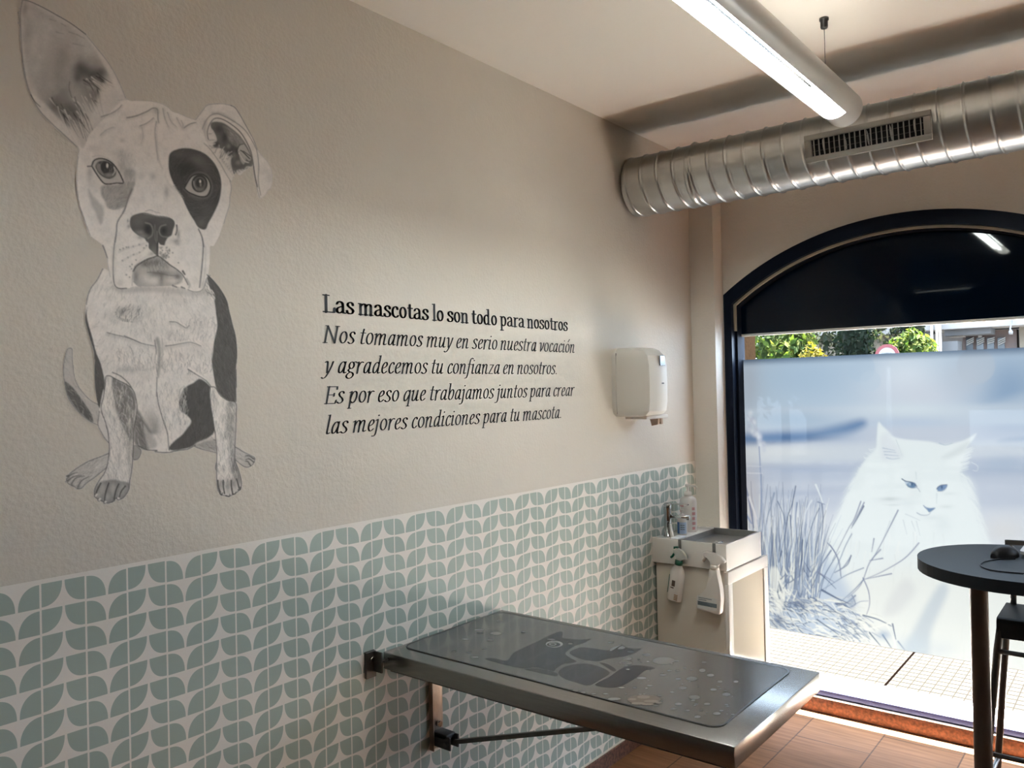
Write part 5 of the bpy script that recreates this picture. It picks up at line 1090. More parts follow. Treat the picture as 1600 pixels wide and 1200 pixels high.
MB().prism([(.0195, 3.088 + .001, 1.52), (.0195, 3.088, 1.79), (.0195, 3.37, 1.79), (.0195, 3.37, 1.52)], (.003, 0, 0)).build('seam', M_PLASTG, dp)
def on_front(yc, z, w, h, t=.0015, x=.2065):
    return [(x, yc - w, z - h), (x, yc + w, z - h), (x, yc + w, z + h), (x, yc - w, z + h)]
MB().prism(on_front(3.192, 1.752, .022, .022, x=.193), (.004, 0, 0), bev=.001).build('viewing_window', mat('smoked grey window', (.05, .045, .04), .2), dp)
MB().prism(on_front(3.190, 1.652, .011, .003, x=.1945), (.0025, 0, 0)).build('badge', M_PLASTG, dp)
b = MB(); b.box(.03, 3.14, 1.494, .14, 3.34, 1.509, .003); b.build('outlet_lip', M_PLAST, dp)
MB().box(.05, 3.18, 1.4925, .12, 3.24, 1.4945).build('outlet_slot', M_BLACK, dp)
b = MB()
for y0, k in ((3.30, 0), (3.325, 1)):
    P_ = [(.085, y0, 1.496), (.083 + .006 * k, y0 + .005, 1.480), (.088, y0 + .008, 1.468 + .004 * k), (.095, y0 + .004, 1.458 + .008 * k)]
    b.prism([(.07, y0 - .012, 1.497), (.115, y0 - .010, 1.497), (.108, y0 - .004 + .01 * k, 1.464), (.078, y0 - .006, 1.458 + .012 * k)], (.002, .012, .001))
tag(b.build('paper_towel', mat('brownish paper', (.55, .40, .30), .9)), 'brownish paper towel end hanging from the white dispenser', 'paper towel')

# ---------------------------------------------------------------- folding steel examination table
TX1, TY0, TY1, TZ = 1.152, 1.688, 2.266, .835
tb = empty('examination_table', (0, 1.98, .46), 'stainless steel folding examination table fixed to the patterned wall', 'examination table')
b = MB(); b.box(.012, TY0, TZ - .052, TX1, TY1, TZ, .0025)
b.build('table_top', M_STEEL, tb)
MB().box(.03, TY0 + .012, TZ - .060, TX1 - .02, TY1 - .012, TZ - .0525).build('under_board', M_STEELD, tb)
for y in (1.640, 2.290):
    b = MB(); s_ = 1 if y < 2 else -1; TZ_ = TZ if y < 2 else TZ - .035
    b.box(0, y - .019, TZ_ - .066, .006, y + .019, TZ_ + .014, .001); b.box(.006, y + s_ * .013 - .003, TZ_ - .05, .046, y + s_ * .013 + .003, TZ_ + .012, .001); b.box(0.006, y - .019, TZ_ - .066, .012, y + .019, TZ_ + .012)
    br = b.build('wall_bracket', M_STEELD, tb)
    MB().tube([(.012, y, TZ_ - .010), (.020, y, TZ_ - .010)], .0075, 6).build('bolt', M_CHROME, br)
    MB().tube([(.03, y + s_ * .01, TZ_ - .02), (.03, y + s_ * .05, TZ_ - .02)], .005, 10).build('hinge_pin', M_STEELD, br)
for y in (1.922,):
    b = MB(); b.box(.0015, y - .030, .455, .0065, y + .030, TZ - .05, .0008); b.box(.0065, y - .030, .455, .020, y - .0265, TZ - .05); rl_ = b.build('wall_rail', M_BRASSY, tb)
    b = MB(); b.box(.0065, y - .022, .470, .085, y - .016, .512, .001); b.box(.0065, y + .016, .470, .085, y + .022, .512, .001); b.box(.0065, y - .022, .500, .07, y + .022, .516, .003)
    b.tube([(.07, y - .032, .489), (.07, y + .032, .489)], .008, 10); b.build('strut_hinge', M_METB, rl_)
    MB().tube([(.0065, y + .004, .535), (.020, y + .004, .535)], .010, 8).build('bolt', M_CHROME, rl_)
    b = MB(); b.tube([(.07, y, .489), (.95, y, .774)], .1, flat=(.0065, .0065)); b.build('strut', M_STEELD, tb)
# clear mat with a printed picture lying on the table
ZM = TZ + .0022
def vinyl_clear(name, c, r, al):
    m = mat(name, c, r, coat=.22, spec=.4); m.node_tree.nodes['Principled BSDF'].inputs['Alpha'].default_value = al; m.node_tree.nodes['Principled BSDF'].inputs['Coat Roughness'].default_value = .08; return m
mt = MB(); mt.prism([(x, y, TZ + .0004) for x, y in rounded(.026, 1.752, 1.088, 2.238, .035)], (0, 0, .0018))
mt = mt.build('table_mat', [vinyl_clear('clear grey vinyl', (.085, .081, .076), .2, .95)])
tag(mt, 'clear vinyl mat with dark cat and dog silhouettes, on the steel table', 'mat')
b = MB(); o_ = rounded(.026, 1.752, 1.088, 2.238, .035); i_ = rounded(.031, 1.757, 1.083, 2.233, .031); n = len(o_)
b.geo([(x, y, ZM + .0003) for x, y in o_] + [(x, y, ZM + .0003) for x, y in i_], [(k, (k + 1) % n, n + (k + 1) % n, n + k) for k in range(n)]); b.build('mat_edge', mat('dark mat edge', (.03, .03, .03), .3), mt)
T6 = tr(700, 960, 4)
def decal_poly(b, pts, z, mi, smooth=True):
    q = spline(pts, True, 4) if smooth else pts
    t = bmesh.new(); vs = [t.verts.new(onZ(x, y, z)) for x, y in q]; f = t.faces.new(vs); bmesh.ops.triangulate(t, faces=[f]); b.merge(t, mi)
M_PR = [mat('print navy', (.006, .010, .018), .25, coat=.1, spec=.3), mat('print pale grey', (.17, .17, .165), .3, coat=.1), mat('print bubble grey', (.165, .165, .16), .3, coat=.1), mat('print brown', (.115, .085, .066), .3, coat=.1), mat('print light brown', (.20, .165, .14), .3, coat=.1)]
z1, z2 = ZM + .0002, ZM + .0004
for q in [(230, 278, 290, 274, 350, 288, 380, 280, 410, 240, 480, 205, 560, 168, 640, 128, 700, 106, 718, 118, 714, 146, 760, 153, 830, 158, 893, 152, 850, 178, 790, 198, 745, 228, 735, 250, 770, 275, 800, 290, 790, 300, 720, 310, 675, 338, 660, 354, 600, 340, 540, 330, 470, 336, 380, 320, 320, 305),
          (762, 235, 830, 206, 920, 214, 990, 224, 1030, 214, 1060, 195, 1090, 187, 1112, 205, 1160, 214, 1210, 213, 1160, 245, 1100, 262, 1040, 270, 980, 281, 940, 292, 860, 285, 790, 262),
          (690, 365, 720, 332, 790, 312, 860, 307, 930, 321, 990, 346, 1008, 370, 960, 402, 880, 444, 800, 425, 720, 398), (480, 342, 560, 337, 640, 354, 686, 371, 672, 386, 600, 371, 520, 353),
          (918, 440, 1000, 396, 1080, 340, 1150, 319, 1220, 320, 1296, 336, 1230, 352, 1180, 392, 1100, 440, 1020, 459), (948, 301, 1000, 311, 1050, 345, 1034, 356, 990, 330)]:
    b = MB(); decal_poly(b, T6(*q), z1, 0); b.build('printed_silhouette', M_PR[0], mt, normals=False)
def ring_pts(cx, cy, rx, ry, n=20): return [(700 + (cx + rx * math.cos(t)) / 4, 960 + (cy + ry * math.sin(t)) / 4) for t in np.linspace(0, 2 * PI, n + 1)[:-1]]
b = MB(); decal_poly(b, ring_pts(664, 186, 54, 21), z2, 1, False); decal_poly(b, ring_pts(660, 188, 42, 14), z2 + .0001, 0, False); decal_poly(b, ring_pts(655, 186, 24, 8), z2 + .0002, 1, False); decal_poly(b, ring_pts(655, 186, 15, 5), z2 + .0003, 0, False)
decal_poly(b, T6(1012, 222, 1035, 205, 1085, 188, 1060, 204, 1022, 228), z2, 1); decal_poly(b, T6(1085, 198, 1108, 206, 1094, 216, 1060, 216), z2, 1); decal_poly(b, ring_pts(1142, 232, 20, 5), z2, 1, False)
rb = random.Random(4)
for x, y, rx, ry in [(1348, 290, 70, 22), (1525, 402, 36, 13), (1540, 518, 36, 13), (1112, 303, 40, 10), (1210, 398, 30, 7), (1467, 460, 26, 9), (1345, 378, 22, 5), (1440, 403, 18, 6), (1590, 350, 20, 11), (1240, 252, 26, 8), (1120, 276, 30, 8), (800, 474, 22, 7), (845, 487, 16, 5), (1040, 528, 40, 8), (910, 497, 14, 4), (985, 497, 16, 4),
                     (300, 118, 36, 10), (200, 115, 22, 5), (195, 97, 30, 5), (265, 162, 20, 4), (470, 110, 14, 4), (225, 213, 16, 3), (130, 238, 18, 4), (35, 232, 18, 3), (165, 268, 28, 6), (110, 155, 24, 4), (325, 40, 22, 4), (765, 183, 14, 5), (645, 155, 26, 5), (1020, 175, 20, 5), (1440, 560, 22, 8), (1300, 570, 18, 6), (1410, 590, 20, 6), (1400, 486, 14, 4), (1480, 335, 12, 4), (1260, 445, 18, 4), (1085, 458, 20, 4), (1600, 300, 16, 6), (1640, 380, 24, 9), (1660, 470, 20, 8), (1700, 420, 16, 7), (1620, 560, 20, 8), (1740, 500, 26, 10), (1800, 420, 16, 7), (1560, 640, 20, 8), (1680, 620, 24, 9), (1500, 600, 12, 5)]:
    decal_poly(b, ring_pts(x, y, rx, ry, 16), z2, 2, False)
for k in range(60):
    x, y = rb.uniform(1080, 1800), rb.uniform(255, 640); w = rb.uniform(5, 15)
    if y > 300 + (x - 1080) * .52 - 200 and y < 330 + (x - 1080) * .27 + 190: decal_poly(b, ring_pts(x, y, w, w * .32, 10), z2, 2, False)
for x, y, rx, ry, mi in [(1225, 532, 105, 30, 3), (1222, 516, 40, 10, 4), (1270, 542, 46, 8, 4), (1190, 556, 44, 8, 4), (1300, 530, 26, 7, 2), (1150, 530, 28, 7, 4), (1250, 562, 40, 6, 4), (1318, 552, 22, 6, 4)]:
    decal_poly(b, ring_pts(x, y, rx, ry, 18), z2 + .0001 * mi, mi, False)
tag(b.build('printed_bubbles', M_PR, mt, normals=False), kind='stuff')

# ---------------------------------------------------------------- wash basin on its cabinet
BX, BY0, BY1, BZ0, BZ = .376, 3.408, 3.812, .803, .922
cbn = empty('sink_cabinet', (.19, 3.62, 0), 'cream sink cabinet with a glossy white-framed door, in the corner by the window', 'cabinet')
MB().box(.012, BY0 + .016, .07, BX - .022, BY1 + .03, BZ0 - .004, .001).build('body', M_LAC, cbn)
MB().box(.03, BY0 + .04, 0, BX - .06, BY1 + .01, .07).build('plinth', M_PLASTG, cbn)
b = MB(); dx0, dx1, dy0, dy1, dz0, dz1 = BX - .021, BX - .002, BY0 + .018, 3.895, .085, .793
b.box(dx0, dy0, dz1 - .055, dx1, dy1, dz1, .0015); b.box(dx0, dy0, dz0, dx1, dy1, dz0 + .05, .0015); b.box(dx0, dy0, dz0 + .05, dx1, dy0 + .045, dz1 - .055, .0015); b.box(dx0, dy1 - .05, dz0 + .05, dx1, dy1, dz1 - .055, .0015)
dr = b.build('door', M_WHITE, cbn)
MB().box(dx0 + .006, dy0 + .046, dz0 + .051, dx1 - .006, dy1 - .051, dz1 - .056).build('door_panel', mat('glossy cream panel', (.36, .31, .25), .09, coat=.1, spec=.35), dr)
MB().box(dx0 + .006, dy1 - .0508, dz0 + .051, dx1 - .0045, dy1 - .0478, dz1 - .056).build('door_gasket', M_PLASTG, dr)
sk = empty('wash_basin', (.19, 3.61, BZ0), 'white rectangular wash basin with a dark steel bowl, on the corner cabinet', 'wash basin')
b = MB(); bx0, bx1, by0, by1, zb = .138, BX - .012, BY0 + .014, BY1 - .014, BZ - .034
b.box(.001, BY0, BZ0, BX, BY0 + .014, BZ, .003); b.box(.001, BY1 - .014, BZ0, BX, BY1, BZ, .003); b.box(BX - .012, BY0 + .010, BZ0, BX, BY1 - .010, BZ, .003); b.box(.001, BY0 + .010, BZ0, bx0, BY1 - .010, BZ - .004, .003); b.box(.05, BY0 + .005, BZ0, BX - .005, BY1 - .005, zb - .002)
b.build('basin_body', M_WHITE, sk)
b = MB(); w_ = .0025
M_BOWL = mat('dull steel bowl', (.40, .39, .375), .33, .8, vary=(8, .1))
b.box(bx0, by0, zb, bx1, by1, zb + w_); b.box(bx0, by0, zb, bx0 + w_, by1, BZ - .003); b.box(bx1 - w_, by0, zb, bx1, by1, BZ - .001); b.box(bx0, by0, zb, bx1, by0 + w_, BZ - .001); b.box(bx0, by1 - w_, zb, bx1, by1, BZ + .0005)
b.build('bowl', M_BOWL, sk)
MB().lathe([(0, .003), (.018, .003), (.021, .001), (.021, 0)], ((bx0 + bx1) / 2, (by0 + by1) / 2, zb + w_), 20).build('drain', M_CHROME, sk)
# tap
tp = empty('tap', (.052, 3.475, BZ - .004), 'chrome single-lever tap on the left of the white basin', 'tap')
MB().lathe([(0, 0), (.021, 0), (.021, .006), (.0175, .009), (.0175, .128), (.019, .130), (.019, .156), (.016, .159), (0, .159)], (.052, 3.475, BZ - .004), 24).build('tap_body', M_CHROME, tp)
b = MB(); b.tube([(.06, 3.475, BZ + .094), (.168, 3.475, BZ + .098)], .0085, 12); b.tube([(.158, 3.475, BZ + .097), (.158, 3.475, BZ + .084)], .0075, 10); b.build('spout', M_CHROME, tp)
b = MB(); b.box(.04, 3.468, BZ + .153, .162, 3.482, BZ + .159, .002); b.build('lever', M_CHROME, tp)
# bottles on the ledge
M_BOT = mat('milky bottle plastic', (.72, .68, .64), .35)
M_PINK = mat('pink print', (.60, .30, .30), .5); M_LBLUE = mat('blue label', (.05, .17, .45), .45); M_LPALE = mat('pale blue label', (.45, .56, .74), .5)
def pump_bottle(name, x, y, z, r, h, sy, label, m, prints, neck=.06):
    root = empty(name, (x, y, z), label, 'bottle')
    MB().lathe([(0, 0), (r * .94, 0), (r, .006), (r, h * .86), (r * .93, h * .93), (r * .6, h * .985), (r * .42, h), (0, h)], (x, y, z), 28, sx=1, sy=sy).build('bottle_body', m, root)
    b = MB(); b.lathe([(0, 0), (r * .44, 0), (r * .44, neck * .32), (r * .22, neck * .36), (r * .14, neck * .45), (r * .14, neck * .75), (r * .3, neck * .78), (r * .3, neck), (0, neck)], (x, y, z + h), 16)
    b.tube([(x, y, z + h + neck * .88), (x + r * 1.05, y - .004, z + h + neck * .86), (x + r * 1.2, y - .004, z + h + neck * .72)], r * .11, 8); b.build('pump', m, root)
    for (a0, a1, z0, z1, pm) in prints:
        bb_ = MB(); A = []
        for a in np.linspace(a0, a1, 8): A.append((x + (r + .0006) * math.cos(a), y + (r * sy + .0006) * math.sin(a)))
        vs = [(p, q, z + z0) for p, q in A] + [(p, q, z + z1) for p, q in A]; bb_.geo(vs, [(k, k + 1, 8 + k + 1, 8 + k) for k in range(7)]); bb_.build('label', pm, root)
    return root
ZL = BZ - .004
pr_ = []
for k in range(4): pr_.append((-2.5 + .0, -1.9 + .15 * (k % 2), .045 + .026 * k, .056 + .026 * k, M_PINK))
for k in range(5): pr_.append((-.75, -.35 + .08 * (k % 2), .012 + .024 * k, .026 + .024 * k, M_PINK))
pump_bottle('pump_bottle', .066, 3.665, ZL, .043, .175, .8, 'tall white pump bottle with pink print, behind the tap in the corner', M_BOT, pr_, .058)
pump_bottle('soap_bottle', .084, 3.562, ZL, .024, .088, .9, 'small pump bottle with a blue and pale blue label, beside the chrome tap', M_BOT, [(-2.9, -1.75, .006, .062, M_LBLUE), (-1.74, -.25, .006, .062, M_LPALE)] + [(-1.6, -.6, .026 + .010 * k, .029 + .010 * k, M_PLASTG) for k in range(3)], .034)
b = MB(); b.prism([(.078, 3.450, ZL), (.092, 3.450, ZL), (.078, 3.452, ZL + .066), (.070, 3.452, ZL + .066)], (0, .014, 0), bev=.002); tag(b.build('nail_brush', M_PLAST), 'upright narrow white plastic brush leaning on the foot of the chrome tap', 'brush')
b = MB(); b.box(.092, 3.425, ZL, .135, 3.50, ZL + .009, .004); tag(b.build('soap_bar', mat('white soap', (.75, .76, .78), .35)), 'flat white bar of soap on the basin ledge by the tap', 'soap')
# hooks over the front rim
for x, lab in ((.147, 'left steel hook over the basin rim, holding the green-trigger sprayer'), (.318, 'right steel hook over the basin rim, holding the white sprayer')):
    b = MB(); w = .0075
    pts = [(BY0 + .012, BZ - .02), (BY0 + .012, BZ + .0015), (BY0 - .0012, BZ + .0015), (BY0 - .0012, BZ - .048), (BY0 - .006, BZ - .056), (BY0 - .014, BZ - .052), (BY0 - .016, BZ - .044)]
    b.tube([(x, y, z) for y, z in pts], .1, flat=(w, .0009))
    tag(b.build('rim_hook', mat('brushed hook steel', (.30, .29, .28), .35, .9)), lab, 'hook', 'hooks on the basin rim')
# two trigger sprayers hanging from the hooks
def sprayer(x, z, tilt, kind, label):
    y = BY0 - .028; root = empty('spray_bottle', (x, y, z - .26), label, 'spray bottle')
    M_ = Matrix.Translation((x, y, z)) @ Matrix.Rotation(tilt, 4, 'Y')
    G_ = mat('green trigger plastic', (.004, .10, .05), .4) if kind == 'green' else M_BOT
    dk = .019
    def sil(pts): return [(M_ @ Vector((px_, -dk, pz))) for px_, pz in pts]
    if kind == 'green':
        MB().lathe([(0, -.215), (.033, -.215), (.036, -.210), (.036, -.085), (.030, -.068), (.018, -.05), (.015, -.045), (.015, -.035), (0, -.035)], (0, 0, 0), 28, M=M_, sy=.62).build('bottle_body', M_BOT, root)
        MB().lathe([(0, -.046), (.0175, -.046), (.0175, -.024), (0, -.024)], (0, 0, 0), 20, M=M_).build('collar', G_, root)
        b = MB(); b.prism([M_ @ Vector((p, -.010, q)) for p, q in [(-.014, .030), (.012, .024), (.036, .004), (.040, -.010), (.018, -.012), (.014, -.024), (-.012, -.024), (-.014, -.004), (-.030, .004), (-.034, .020)]], M_.to_3x3() @ Vector((0, .020, 0)), bev=.003); b.build('spray_head', mat('translucent head plastic', (.50, .50, .47), .3), root)
        b = MB(); b.tube([M_ @ Vector(p) for p in [(-.012, -.002, .034), (-.030, -.002, .030), (-.026, -.002, .004), (-.034, -.002, -.014), (-.042, -.002, -.022)]], .0055, 8); b.build('trigger', G_, root)
        b = MB(); b.box(-.0365, -.008, -.185, -.0325, .012, -.10, M=M_); b.build('side_label', G_, root)
        b = MB(); b.box(-.012, -.0235, -.145, .004, -.0222, -.118, M=M_); b.box(-.016, -.0230, -.155, .0, -.0222, -.150, M=M_); b.build('front_label', mat('brown print', (.12, .08, .06), .5), root)
        b = MB(); [b.box(.006, -.0238, -.205 + .007 * k, .024, -.0215, -.202 + .007 * k, M=M_) for k in range(4)]; b.build('small_print', mat('orange print', (.5, .28, .14), .5), root)
    else:
        b = MB(); sp_ = [(-.012, -.022), (.028, -.022), (.030, -.05), (.036, -.075), (.044, -.11), (.047, -.15), (.046, -.208), (.040, -.222), (-.066, -.217), (-.073, -.206), (-.072, -.160), (-.066, -.150), (-.030, -.132), (-.016, -.115), (-.013, -.07)]
        b.prism([M_ @ Vector((p, -dk, q)) for p, q in sp_], M_.to_3x3() @ Vector((0, 2 * dk, 0)), bev=.007); b.build('bottle_body', M_BOT, root, sharp=50)
        MB().lathe([(0, -.026), (.020, -.026), (.020, -.004), (0, -.004)], (.010, 0, 0), 20, M=M_).build('collar', M_BOT, root)
        b = MB(); b.prism([M_ @ Vector((p, -.011, q)) for p, q in [(-.044, .044), (-.030, .050), (.024, .047), (.046, .034), (.062, .018), (.060, .010), (.044, .012), (.032, .006), (.030, -.008), (-.008, -.008), (-.008, .014), (-.018, .024), (-.044, .028)]], M_.to_3x3() @ Vector((0, .022, 0)), bev=.004); b.build('spray_head', M_BOT, root, sharp=50)
        b = MB(); b.tube([M_ @ Vector(p) for p in [(-.028, 0, .034), (-.034, 0, .020), (-.046, 0, .004)]], .006, 8); b.build('trigger', M_BOT, root)
        b = MB(); b.box(-.062, -dk - .0008, -.206, .030, -dk + .001, -.150, M=M_); lb = b.build('label', mat('white label', (.66, .65, .63), .5), root)
        b = MB(); b.box(-.062, -dk - .0012, -.192, .030, -dk, -.174, M=M_)
        for k, (x0, x1) in enumerate(((-.058, .006), (-.058, -.02))): b.box(x0, -dk - .0014, -.160 - .008 * k, x1, -dk, -.157 - .008 * k, M=M_)
        b.build('label_band', mat('grey blue print', (.13, .17, .20), .5), lb)
        b = MB(); [b.box(-.058, -dk - .0016, -.180 - .006 * k, -.015 + .012 * k, -dk, -.178 - .006 * k, M=M_) for k in range(3)]; b.build('label_text', mat('dark print', (.03, .04, .05), .5), lb)
sprayer(.160, .858, math.radians(9), 'green', 'small white spray bottle with a green collar and trigger, hanging from the left hook')
sprayer(.322, .838, math.radians(2), 'white', 'large all-white spray bottle with a grey-blue label band, hanging from the right hook')

# ---------------------------------------------------------------- dark table at the right with what lies on it
RZ, RY, RX0 = 1.03, 3.116, 1.545
rt = empty('high_table', (1.95, RY, 0), 'high anthracite table with a rounded end, beside the printed window', 'table')
def stadium(r, x0, x1, n=28): return [(x0 + r * math.cos(a), RY + r * math.sin(a)) for a in np.linspace(PI / 2, 3 * PI / 2, n)] + [(x1 + r * math.cos(a), RY + r * math.sin(a)) for a in np.linspace(-PI / 2, PI / 2, n)]
b = MB(); b.prism([(x, y, RZ - .040) for x, y in stadium(.316, RX0, 2.35)], (0, 0, .040), bev=.0015); b.build('table_top', M_ANTH, rt, sharp=30)
for x, y in ((1.445, 2.893), (2.45, 2.893), (2.45, 3.335)):
    b = MB(); b.lathe([(0, 0), (.024, 0), (.026, .01), (.026, RZ - .048), (.034, RZ - .046), (.034, RZ - .040), (0, RZ - .040)], (x, y, 0), 28); b.build('leg', M_METB, rt)
# mouse with its cable
ms = empty('mouse', (1.478, 3.185, RZ), 'black computer mouse with a thin cable, on the dark high table', 'computer mouse', rz=0)
MM = Matrix.Translation((1.480, 3.19, RZ)) @ Matrix.Rotation(math.radians(62), 4, 'Z')
b = MB(); rings = []
for u in np.linspace(0, 1, 15):
    L_ = -.058 + .116 * u; w = .034 * math.sin(PI * min(1, max(0, u * .94 + .03))) ** .45 * (1 - .12 * math.cos(u * 6.28)); hh = .004 + .040 * math.sin(PI * (u * .9 + .05)) ** .7 * (1 - .25 * u)
    rings.append([b.bm.verts.new(MM @ Vector((L_, w * math.cos(t), max(0, hh * math.sin(t)) if math.sin(t) > 0 else 0))) for t in np.linspace(0, PI, 15)])
for A, B in zip(rings, rings[1:]):
    for k in range(14): q = b.bm.faces.new([A[k], A[k + 1], B[k + 1], B[k]]); q.smooth = True
b.bm.faces.new(rings[0]); b.bm.faces.new(rings[-1][::-1])
b.build('mouse_shell', M_BLACK, ms)
b = MB(); b.tube([MM @ Vector(p) for p in [(.030, 0, .0315), (.042, 0, .027), (.050, 0, .019)]], .004, 8); b.build('scroll_wheel', M_PLASTG, ms)
b = MB(); cp = [(1.515, 3.150), (1.503, 3.145), (1.478, 3.128), (1.452, 3.085), (1.436, 3.035), (1.440, 2.975), (1.470, 2.930), (1.52, 2.921), (1.58, 2.930), (1.68, 2.95), (1.80, 3.0)]
b.tube([(x, y, RZ + .0022) for x, y in spline(cp, False, 6)], .0021, 8); b.build('cable', M_BLACK, ms)
b = MB(); b.prism([(x, y, RZ + .010) for x, y in rounded(1.522, 3.19, 1.79, 3.36, .02)], (0, 0, .012), bev=.002); b.box(1.56, 3.22, RZ, 1.76, 3.33, RZ + .010)
tag(b.build('tablet', mat('pale grey plastic', (.50, .51, .52), .35)), 'pale grey rounded slab beside the black mouse on the dark table', 'device')

# ---------------------------------------------------------------- bar chair tucked behind the table
ch = empty('bar_chair', (1.64, 3.45, 0), 'black metal bar chair with a low back, tucked under the dark high table', 'chair')
SX0, SX1, SY0, SY1, SZ = 1.425, 1.83, 3.352, 3.60, .775
b = MB(); prof = [(SY0, SZ - .072), (SY0 - .001, SZ - .016), (SY0 + .006, SZ - .004), (SY0 + .018, SZ), (SY1, SZ + .002), (SY1, SZ - .018), (SY0 + .02, SZ - .02), (SY0 + .012, SZ - .03), (SY0 + .012, SZ - .072)]
b.prism([(SX0, y, z) for y, z in prof], (SX1 - SX0, 0, 0), bev=.003); b.build('seat', M_ANTH, ch, sharp=40)
for sx, s_ in ((SX0 + .012, -1), (SX1 - .012, 1)):
    for fy, ty_ in ((SY0 + .012, SY0 - .055), (SY1 - .03, SY1 + .03)):
        b = MB(); b.tube([(sx, fy + .04 if fy < 3.5 else fy - .04, SZ - .012), (sx, fy, SZ - .03), (sx + s_ * .012, fy + (ty_ - fy) * .1, SZ - .12), (sx + s_ * .07, ty_, 0)], .0125, 12); b.build('leg', M_METB, ch)
    b = MB(); b.tube([(sx + s_ * .055, SY0 - .046, .165), (sx + s_ * .055, SY1 + .02, .165)], .008, 8); b.build('side_rail', M_METB, ch)
for z, y in ((.655, SY0 + .0), (.29, SY0 - .03)):
    k = (SZ - z) / SZ; b = MB(); b.tube([(SX0 + .012 - .07 * k, y, z), (SX1 - .012 + .07 * k, y, z)], .009, 10); b.build('foot_rail', M_METB, ch)
for sx in (SX0 + .026, SX1 - .026):
    b = MB(); b.tube([(sx, SY1 - .012, SZ - .01), (sx - .001, SY1 + .006, SZ + .08), (sx - .004, SY1 + .02, 1.0)], .0105, 10); b.build('back_post', M_METB, ch)
b = MB(); b.prism([(x, SY1 + .012 + .05 * ((x - 1.627) / .2) ** 2 * -.4, .965) for x in np.linspace(SX0 + .002, SX1 - .002, 9)] + [(x, SY1 + .024 + .05 * ((x - 1.627) / .2) ** 2 * -.4, .965) for x in np.linspace(SX1 - .002, SX0 + .002, 9)], (0, .003, .052), bev=.002); b.build('backrest', M_METB, ch)
# ---------------------------------------------------------------- outside: pavement, road, planting, buildings (seen through the clear strips)
tag(MB().box(-6, 4.126, -.1, 8, 8.5, .03).build('sidewalk', paving_material()), kind='structure')
tag(MB().box(-3, 4.4, .03, 6, 4.523, .0365).box(WX0, 4.136, .03, WX1, 4.4, .0365).box(DRX0, 4.11, .03, DRX1, 4.4, .0365).build('trim_2', mat('pale granite threshold', (.80, .77, .72), .9, spec=0., vary=(30, .06))), kind='structure')
tag(MB().box(-14, 8.5, -.12, 12, 24, -.06).build('road', mat('asphalt', (.09, .09, .09), .9, vary=(30, .2))), kind='structure')

def leaf_mass(b, c, rad, n, size, seed, mi=(0,), shell=.55):
    r = random.Random(seed)
    for _ in range(n):
        d = Vector((r.gauss(0, 1), r.gauss(0, 1), r.gauss(0, 1))).normalized(); k = shell + (1 - shell) * r.random() ** .6
        w = 1 + .16 * math.sin(5 * d.x + seed) * math.cos(4 * d.z + seed)
        p = Vector((c[0] + d.x * rad[0] * k * w, c[1] + d.y * rad[1] * k * w, c[2] + d.z * rad[2] * k * w))
        a = (d + Vector((r.gauss(0, .7), r.gauss(0, .7), r.gauss(0, .7) + .4))).normalized(); u = a.orthogonal().normalized(); u = (Matrix.Rotation(r.random() * 6.28, 3, a) @ u); v = a.cross(u); s_ = size * r.uniform(.6, 1.3)
        b.geo([p - u * s_, p - v * s_ * .45 + a * s_ * .12, p + u * s_, p + v * s_ * .45 + a * s_ * .12], [(0, 1, 2, 3)], mi[r.randrange(len(mi))])
def leaf_mat(name, c):
    m = bpy.data.materials.new(name); m.use_nodes = True; n, l = m.node_tree.nodes, m.node_tree.links; b = n['Principled BSDF']; b.inputs['Base Color'].default_value = (*c, 1); b.inputs['Roughness'].default_value = .8; b.inputs['Specular IOR Level'].default_value = .08
    t = n.new('ShaderNodeBsdfTranslucent'); t.inputs[0].default_value = (c[0] * 1.3, c[1] * 1.3, c[2], 1); mx = n.new('ShaderNodeMixShader'); mx.inputs[0].default_value = .45
    l.new(b.outputs[0], mx.inputs[1]); l.new(t.outputs[0], mx.inputs[2]); l.new(mx.outputs[0], n['Material Output'].inputs[0]); return m
M_BARK = mat('bark', (.09, .065, .045), .9, bump=(20, .5, .02))
LM = {'lime': [leaf_mat('lime leaf', (0.0225, 0.0350, 0.0045)), leaf_mat('green leaf', (0.0120, 0.0225, 0.0035)), leaf_mat('yellow green leaf', (0.0320, 0.0375, 0.0060))],
      'yellow': [leaf_mat('golden leaf', (0.0455, 0.0340, 0.0020)), leaf_mat('olive leaf', (0.0290, 0.0270, 0.0035))],
      'dark': [leaf_mat('dark needle', (0.0025, 0.0055, 0.0025)), leaf_mat('grey green needle', (0.0055, 0.0085, 0.0050))],
      'grey': [leaf_mat('grey green leaf', (0.0090, 0.0115, 0.0070)), leaf_mat('dusty leaf', (0.0150, 0.0160, 0.0090)), leaf_mat('deep leaf', (0.0045, 0.0070, 0.0035))]}
def tree(name, x, y, zc, rad, n, size, kind, seed, label, cat='tree'):
    root = empty(name, (x, y, -.06), label, cat)
    b = MB(); leaf_mass(b, (x, y, zc), rad, n, size, seed, tuple(range(len(LM[kind]))))
    t = bmesh.new(); bmesh.ops.create_icosphere(t, subdivisions=2, radius=1)
    for v in t.verts: v.co = Vector((x + v.co.x * rad[0] * .62, y + v.co.y * rad[1] * .62, zc + v.co.z * rad[2] * .62))
    b.merge(t, len(LM[kind]) - 1 if kind != 'lime' else 1, True); b.build('crown', LM[kind], root, normals=False)
    b = MB(); b.tube([(x, y, -.06), (x + .03, y, zc * .4), (x, y, zc - rad[2] * .3)], [.09, .07, .05], 10); b.build('tree_trunk', M_BARK, root)
tree('leafy_tree', -2.86, 13.0, 2.15, (.62, .6, .75), 1700, .075, 'lime', 3, 'bright lime-green tree at the left end of the clear window strip')
